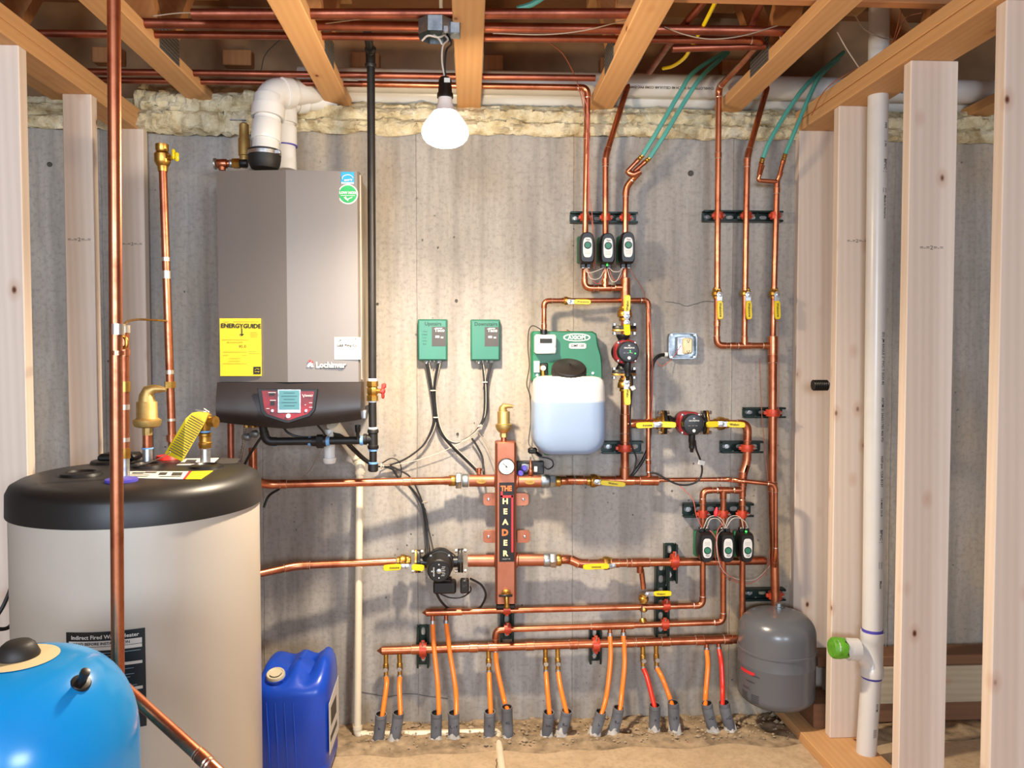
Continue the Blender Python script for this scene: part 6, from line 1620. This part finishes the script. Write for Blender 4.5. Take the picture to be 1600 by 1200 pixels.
# ------------------------------------------------------------------ white drain stack at the right
def drain():
    d = .43; X = lambda py, px: P(px, py, d)
    a0 = X(1195, 1353); r = T('drain_stack', 'white plastic drain stack with a side branch, in front of the second right stud', 'pipe', (a0.x, -d, .03))
    Rr = .0322
    pB, pT = V((P(1353, 1190, d).x, -d, .036)), P(1369, 158, d)
    tt = V((pT.x+.004, -d, 2.68))
    y1 = P(1362, 1050, d); y0 = P(1363, 992, d)
    MB().cyl(pB, y1, Rr, 32).build('pipe', 'pvc', r); MB().cyl(y0, tt, Rr, 32).build('pipe', 'pvc', r)
    ax = (y0-y1).normalized()
    a = MB(); a.lathe([(-.012, Rr*1.17), (.018, Rr*1.17), (.022, Rr*1.08), ((y0-y1).length-.024, Rr*1.08), ((y0-y1).length-.02, Rr*1.17), ((y0-y1).length+.012, Rr*1.17)], y1, ax, 32)
    c = P(1361, 1024, d); e = P(1326, 1013, d+.01); a.tube([P(1361, 1042, d), P(1355, 1028, d), P(1343, 1017, d), e], [Rr*.98, Rr*1.0, Rr, Rr], 24); a.lathe([(-.016, Rr*1.14), (.018, Rr*1.14)], P(1333, 1014.5, d+.008), (-1, -.02, .06), 28); a.build('sanitary_tee', 'pvc', r)
    a = MB(); a.cyl(P(1334, 1014, d+.01), P(1304, 1012, d+.02), Rr*.98, 28); st = a.build('side_stub', 'pvc', r)
    a = MB(); A = P(1312, 1012.5, d+.016); a.lathe([(-.014, Rr*1.06), (.0, Rr*1.10), (.022, Rr*1.08), (.029, Rr*.92), (.031, .003)], A, (-1, -.02, .04), 20)
    for v in a.v[:20]: v.x += random.uniform(-.008, .008)
    a.build('green_tape_cap', 'green_tape', r)
    for q, k in ((y0+ax*.016, 1), (y1-ax*.016, 1)):
        a = MB(); a.lathe([(-.005, Rr*1.0), (-.004, Rr*1.03), (.005, Rr*1.05), (.006, Rr)], q, ax, 28); a.build('primer_ring', 'purple', r)
    # printing along the pipe
    t = MB()
    for py, s_, sz in ((200, 'PIPE', .011), (228, '2 IN', .011), (262, 'BPVC |', .015), (300, '||||', .015), (326, 'Made in America', .011), (560, '(D) JM EAGLE 2" PVC T SCH 40', .013), (655, 'ASTM D 2665/1785 400 PSI', .013), (735, 'NSF-pw  CSA B137', .013), (790, '14 MAR 2018', .011), (835, 'BPVC |', .015), (880, '||||||', .015), (910, 'Made', .012), (1100, 'ASTM', .011), (1140, '||||||||', .014)):
        pp = P(1369-(py-158)*.0165+5, py, d); xo = .010
        a_ = -math.pi/2
        q0, q1 = (y0, tt) if pp.z > y0.z else (pB, y1)
        cx_ = q0.x+(q1.x-q0.x)*(pp.z-q0.z)/(q1.z-q0.z); cy_ = q0.y+(q1.y-q0.y)*(pp.z-q0.z)/(q1.z-q0.z)
        def fn(x, z): 
            ux = xo+x; ux = max(-Rr*.95, min(Rr*.95, ux)); return V((cx_+ux+(q1.x-q0.x)/(q1.z-q0.z)*z, cy_-math.sqrt(Rr*Rr-ux*ux)-.0007, pp.z+z))
        if py > 930 and py < 1060: continue
        t.text(s_, (0, 0, 0), sz, a_, fn=fn, bold=.01)
    t.build('lettering', 'ink', r)
drain()
# timber and clutter behind the right studs
LW = 'lumber lying behind the right studs'
def lumber(lab, x0, x1, y, z0, h, t, m='wood_old'):
    board('loose_timber', ((x0+x1)/2, y, z0+h/2), (x1-x0, t, h), m, lab, 'timber', LW)
lumber('pale weathered timber on edge behind the right studs', 1.33, 1.98, -.14, .075, .14, .04)
lumber('reddish timber lying on top of the pale one behind the right studs', 1.30, 2.9, -.10, .215, .038, .10, 'wood_dark')
lumber('brown timber behind the pale one, right end', 1.99, 3.0, -.12, .06, .15, .04, 'wood_dark')
lumber('long dark timber standing in for the shadow under the pale one', 1.36, 2.9, -.10, .0, .075, .10, 'wood_dark')  # dark wood colour stands in for the shadow below the pale board
board('bearer_block', (1.30, -.20, .083), (.13, .12, .09), 'wood_dark', 'dark reddish timber block between the first two right studs', 'timber')
r = T('coiled_tie', 'small black coiled spring-like plastic tie sticking out beside the second right stud', 'plastic tie', P(1281, 602, .25))
a = MB(); c0 = P(1270, 602, .27); 
for k in range(8): a.lathe([(0, .018), (.0025, .020), (.005, .018)], c0+V((k*.0068, 0, 0)), (1, 0, .05), 14)
a.cyl(c0, c0+V((.058, 0, .003)), .009, 10); a.build('coil', 'black', r)
# cables at the left stud
for x, y, pts, lb, rr in ((24, 859, [(24, 858, .86), (26, 880, .88), (18, 915, .90), (6, 945, .92), (-6, 965, .93)], 'black cable hanging from the upper hole of the nearest left stud', .0048), (24, 968, [(46, 968, .80), (26, 967, .87), (14, 980, .90), (0, 983, .92), (-12, 978, .93)], 'dark grey cable coming from the lower hole of the nearest left stud', .0052)):
    cable('stud_cable', lb, pts, rr, 'cable', cat='cable')
    q = P(x, y, .801); a = MB(); a.lathe([(0, .0085), (.0006, .0085)], q, (0, -1, 0), 14); a.build('drilled_hole', 'hole_shade', LS3)  # flat dark disc stands in for the shaded inside of the hole
cable('stud_cable', 'short black cable end beside the upper hole of the nearest left stud', [(24, 858, .87), (30, 868, .84), (44, 890, .80)], .0035)
# ------------------------------------------------------------------ pipes in the joist bays
GC = 'copper pipes through the floor trusses'
def bay(label, x0, y0, x1, y1, d, r=R34, m='copper_dull', L=None):
    run('copper_pipe', label, [(x0, y0, d), (x1, y1, d)], r, GC, m=m)
bay('thick copper pipe highest in the joist bays, near the camera', 300, 22, 1012, 21, .70, R1)
bay('thick copper pipe in the joist bays at the level of the bulb box', 205, 36, 1258, 49, .60, R1)
bay('copper pipe lowest of the front group in the joist bays', 40, 52, 1150, 63, .53, R34)
bay('copper pipe in the rear group of the joist bays, upper', 130, 112, 930, 122, .205, R34)
bay('copper pipe in the rear group of the joist bays, lower left part', 150, 125, 566, 131.5, .135, R34*.9)
run('copper_pipe', 'copper pipe running back between two trusses at the right', [(1112, -12, .74), (1050, 62, .50), (1015, 112, .12)], R34, GC, m='copper_dull', L=.02)
run('copper_pipe', 'copper pipe running back beside the middle right riser', [(1196, -12, .74), (1172, 44, .55)], R34, GC, m='copper_dull')
run('copper_pipe', 'copper pipe just below the front group, right of the bulb', [(1050, 76, .50), (1195, 72, .50)], R34, GC, m='copper_dull')
# ------------------------------------------------------------------ light bulb, socket and box
r = T('ceiling_box', 'grey octagonal electrical box open at the bottom, fixed to the truss beside the bulb', 'electrical box', (-.10, -.73, 2.31), None)
q = P(681, 46, .70); a = MB(); a.lathe([(-.022, .052), (.020, .052), (.022, .049)], q, (0, 0, 1), 8, False, True, math.pi/8); a.lathe([(-.022, .0505), (.018, .0505)], q, (0, 0, 1), 8, False, False, math.pi/8)
a.build('box', 'galv', r, smooth=False)
MB().box(q+V((.055, -.01, -.005)), (.03, .04, .035), .003).build('bracket', 'galv', r)
MB().box(q+V((.03, -.046, -.018)), (.016, .008, .02), .002).build('clamp', 'steel', r)
BX = BULB.x
for lb, m_, pts, rr in (('white wire curling out of the ceiling box', 'wirewhite', [q+V((.03, 0, -.01)), q+V((.01, -.02, -.03)), q+V((-.02, -.03, -.03)), q+V((-.038, -.03, -.045))], .0028),
                        ('white wire end beside the bulb wires', 'wirewhite', [q+V((-.005, -.01, -.02)), q+V((.01, -.02, -.035)), q+V((.018, -.02, -.05))], .0028),
                        ('white wire carrying the bulb socket', 'wirewhite', [q+V((.02, 0, -.01)), q+V((.035, -.03, -.04)), V((BX-.006, -.775, 2.235)), V((BX-.008, -.78, 2.19)), V((BX, -.78, 2.145))], .0026),
                        ('black wire carrying the bulb socket', 'cable', [q+V((.03, 0, -.01)), q+V((.045, -.03, -.05)), V((BX+.004, -.775, 2.225)), V((BX-.001, -.78, 2.18)), V((BX+.002, -.78, 2.145))], .0028)):
    tag(MB().tube(spline(pts, 6), rr, 8).build('socket_wire', m_, origin=pts[0]), lb, 'wire')
r = T('light_bulb', 'lit reflector bulb hanging in a black socket from two wires', 'light bulb', BULB)
o = V((BX, -.78, 0))
a = MB(); a.lathe([(2.092, .0205), (2.093, .0225), (2.104, .0220), (2.108, .0190), (2.140, .0175), (2.148, .014), (2.150, .004)], o, (0, 0, 1), 24); sk_ = a.build('socket', 'black', r)
t = MB(); t.box(V((BX+.006, -.7985, 2.135)), (.016, .001, .012)); t.build('socket_label', 'paper', sk_)
a = MB(); a.lathe([(2.054, .0330), (2.062, .0270), (2.072, .0225), (2.080, .0205), (2.094, .0185)], o, (0, 0, 1), 36, False, True); a.build('neck', 'porcelain', r)
a = MB(); a.lathe([(1.960, .001), (1.961, .020), (1.965, .038), (1.972, .051), (1.982, .060), (1.994, .0645), (2.006, .0640), (2.020, .058), (2.036, .047), (2.047, .038), (2.054, .0330)], o, (0, 0, 1), 40, True, True); a.build('lens', 'bulb_glass', r)
# wires in the bays
CW = 'thin wires in the joist bays'
for lb, m_, pts in (('thin grey wire drooping from the ceiling box to the left', 'wiretan', [(660, 28, .7), (600, 26, .7), (560, 30, .68), (500, 38, .6), (490, 41, .58)]),
                    ('thin wire sagging under the front pipes right of the bulb', 'wiretan', [(770, 52, .62), (850, 54, .62), (910, 48, .62), (960, 36, .64), (985, 30, .65)]),
                    ('thin wire sagging left of the far right truss', 'wiretan', [(1038, 42, .62), (1070, 54, .62), (1110, 61, .62), (1160, 56, .62), (1215, 40, .62)]),
                    ('thin wire crossing behind the front pipes at the far left', 'wiretan', [(240, 25, .68), (290, 20, .68), (380, 22, .68), (403, 30, .68)]),
                    ('thin reddish wire falling to the upper zone risers', 'wirebrown', [(858, 66, .4), (880, 85, .3), (898, 118, .2), (905, 140, .14), (912, 170, .12), (918, 210, .12), (916, 240, .12)]),
                    ('thin wire hanging above the right top plate', 'wirewhite', [(1308, 50, .6), (1322, 75, .55), (1335, 95, .5), (1345, 110, .45)]),
                    ('thin wire loop near the drain stack top', 'wiretan', [(1335, 22, .7), (1350, 45, .62), (1375, 58, .58), (1395, 62, .55)]),
                    ('copper coloured wire pair running over the right top plate', 'wirebrown', [(1408, 18, .7), (1400, 50, .62), (1392, 72, .55), (1375, 90, .5), (1330, 112, .4), (1290, 140, .3), (1268, 180, .2)]),
                    ('second copper coloured wire over the right top plate', 'wirebrown', [(1440, 20, .7), (1415, 28, .66), (1402, 55, .62), (1394, 75, .55)]),
                    ('thin dark wire left of the gas pipe top', 'cable', [(440, 60, .5), (415, 85, .4), (408, 110, .3)]),
                    ('thin reddish wire beside the left upper riser', 'wirered', [(908, 140, .13), (918, 170, .12), (920, 200, .12), (919, 330, .12)])):
    cable('thin_wire', lb, pts, .0018, m_, CW, 'wire')
cable('yellow_tube', 'yellow flexible strip hanging between the trusses at the right', [(1122, -5, .74), (1098, 42, .6), (1082, 70, .45), (1070, 90, .3), (1052, 103, .15), (1036, 107, .1)], .0062, 'yellow', cat='cable')
cable('yellow_cable', 'yellow electrical cable rising behind the bulb box', [(690, 24, .66), (689, 8, .66), (689, -20, .66)], .0055, 'almond', cat='cable')
cable('teal_tube', 'teal tube glimpsed above the pipes near the top centre', [(808, 14, .6), (832, 6, .6), (860, -12, .6)], .0085, 'pex_teal', teal, 'tube')
cable('knotted_string', 'knotted white string hanging on the far right truss', [(1222, 40, .58), (1226, 52, .58), (1219, 58, .58), (1226, 64, .58), (1218, 70, .58), (1221, 76, .58)], .0022, 'wirewhite', cat='string')
# copper wire net? small yellow nail plates etc. are parts of the trusses
# ------------------------------------------------------------------ dirt strip at the foot of the wall
def dirt():
    from mathutils import noise as mn
    a = MB(); rows = []; nx = 420
    for i in range(nx+1):
        x = -1.25+4.0*i/nx; row = []
        for k in range(13):
            y = .0-.29*k/12; e = math.sin(math.pi*min(1, k/12))
            w = mn.noise(V((x*14, y*20, 0)))*.014+mn.noise(V((x*45, y*50, 3)))*.006
            z = -.030+.030*min(1, k/8)+(w+.004)*(1 if k < 10 else max(0, (12-k)/3))
            if k >= 9: z = max(z, .0015)
            if k == 12: z = .0005
            row.append(V((x, y+mn.noise(V((x*6, 7, 1)))*.03*(k/12), z)))
        rows.append(row)
    a.rings(rows, False, False, closed=False); o = a.build('loose_dirt', 'dirt'); o['kind'] = 'stuff'; tag(o, 'strip of loose dirt between the slab edge and the wall', 'dirt')
    random.seed(5); a = MB()
    for i in range(900):
        x = random.uniform(-.42, 1.35); y = -random.uniform(.0, .26)**1.0; s = random.uniform(.002, .0065)*(2.2 if random.random() < .08 else 1)
        pts = []
        for (ux, uy, uz) in ((1, 0, 0), (-1, 0, 0), (0, 1, 0), (0, -1, 0), (0, 0, 1), (0, 0, -.4)):
            k = s*random.uniform(.7, 1.3); pts.append(V((x+ux*k, y+uy*k, -.026+.03*min(1, -y/.17)+s*.5+uz*k*.8)))
        a.add(pts, [(0, 2, 4), (2, 1, 4), (1, 3, 4), (3, 0, 4), (2, 0, 5), (1, 2, 5), (3, 1, 5), (0, 3, 5)])
    o = a.build('rubble', 'stone'); o['kind'] = 'stuff'; tag(o, 'small stones and crumbs scattered along the foot of the wall', 'rubble')
    a = MB(); cr = spline([P(829, 1145, .14)*1, V((.10, -.30, .0006)), V((.085, -.45, .0006)), V((.07, -.8, .0006))], 6)
    for p in cr: p.z = .0004
    a.tube([p+V((random.uniform(-.003, .003), 0, 0)) for p in cr], .0014, 5).build('slab_crack', 'inksoft', floor_o)
dirt()
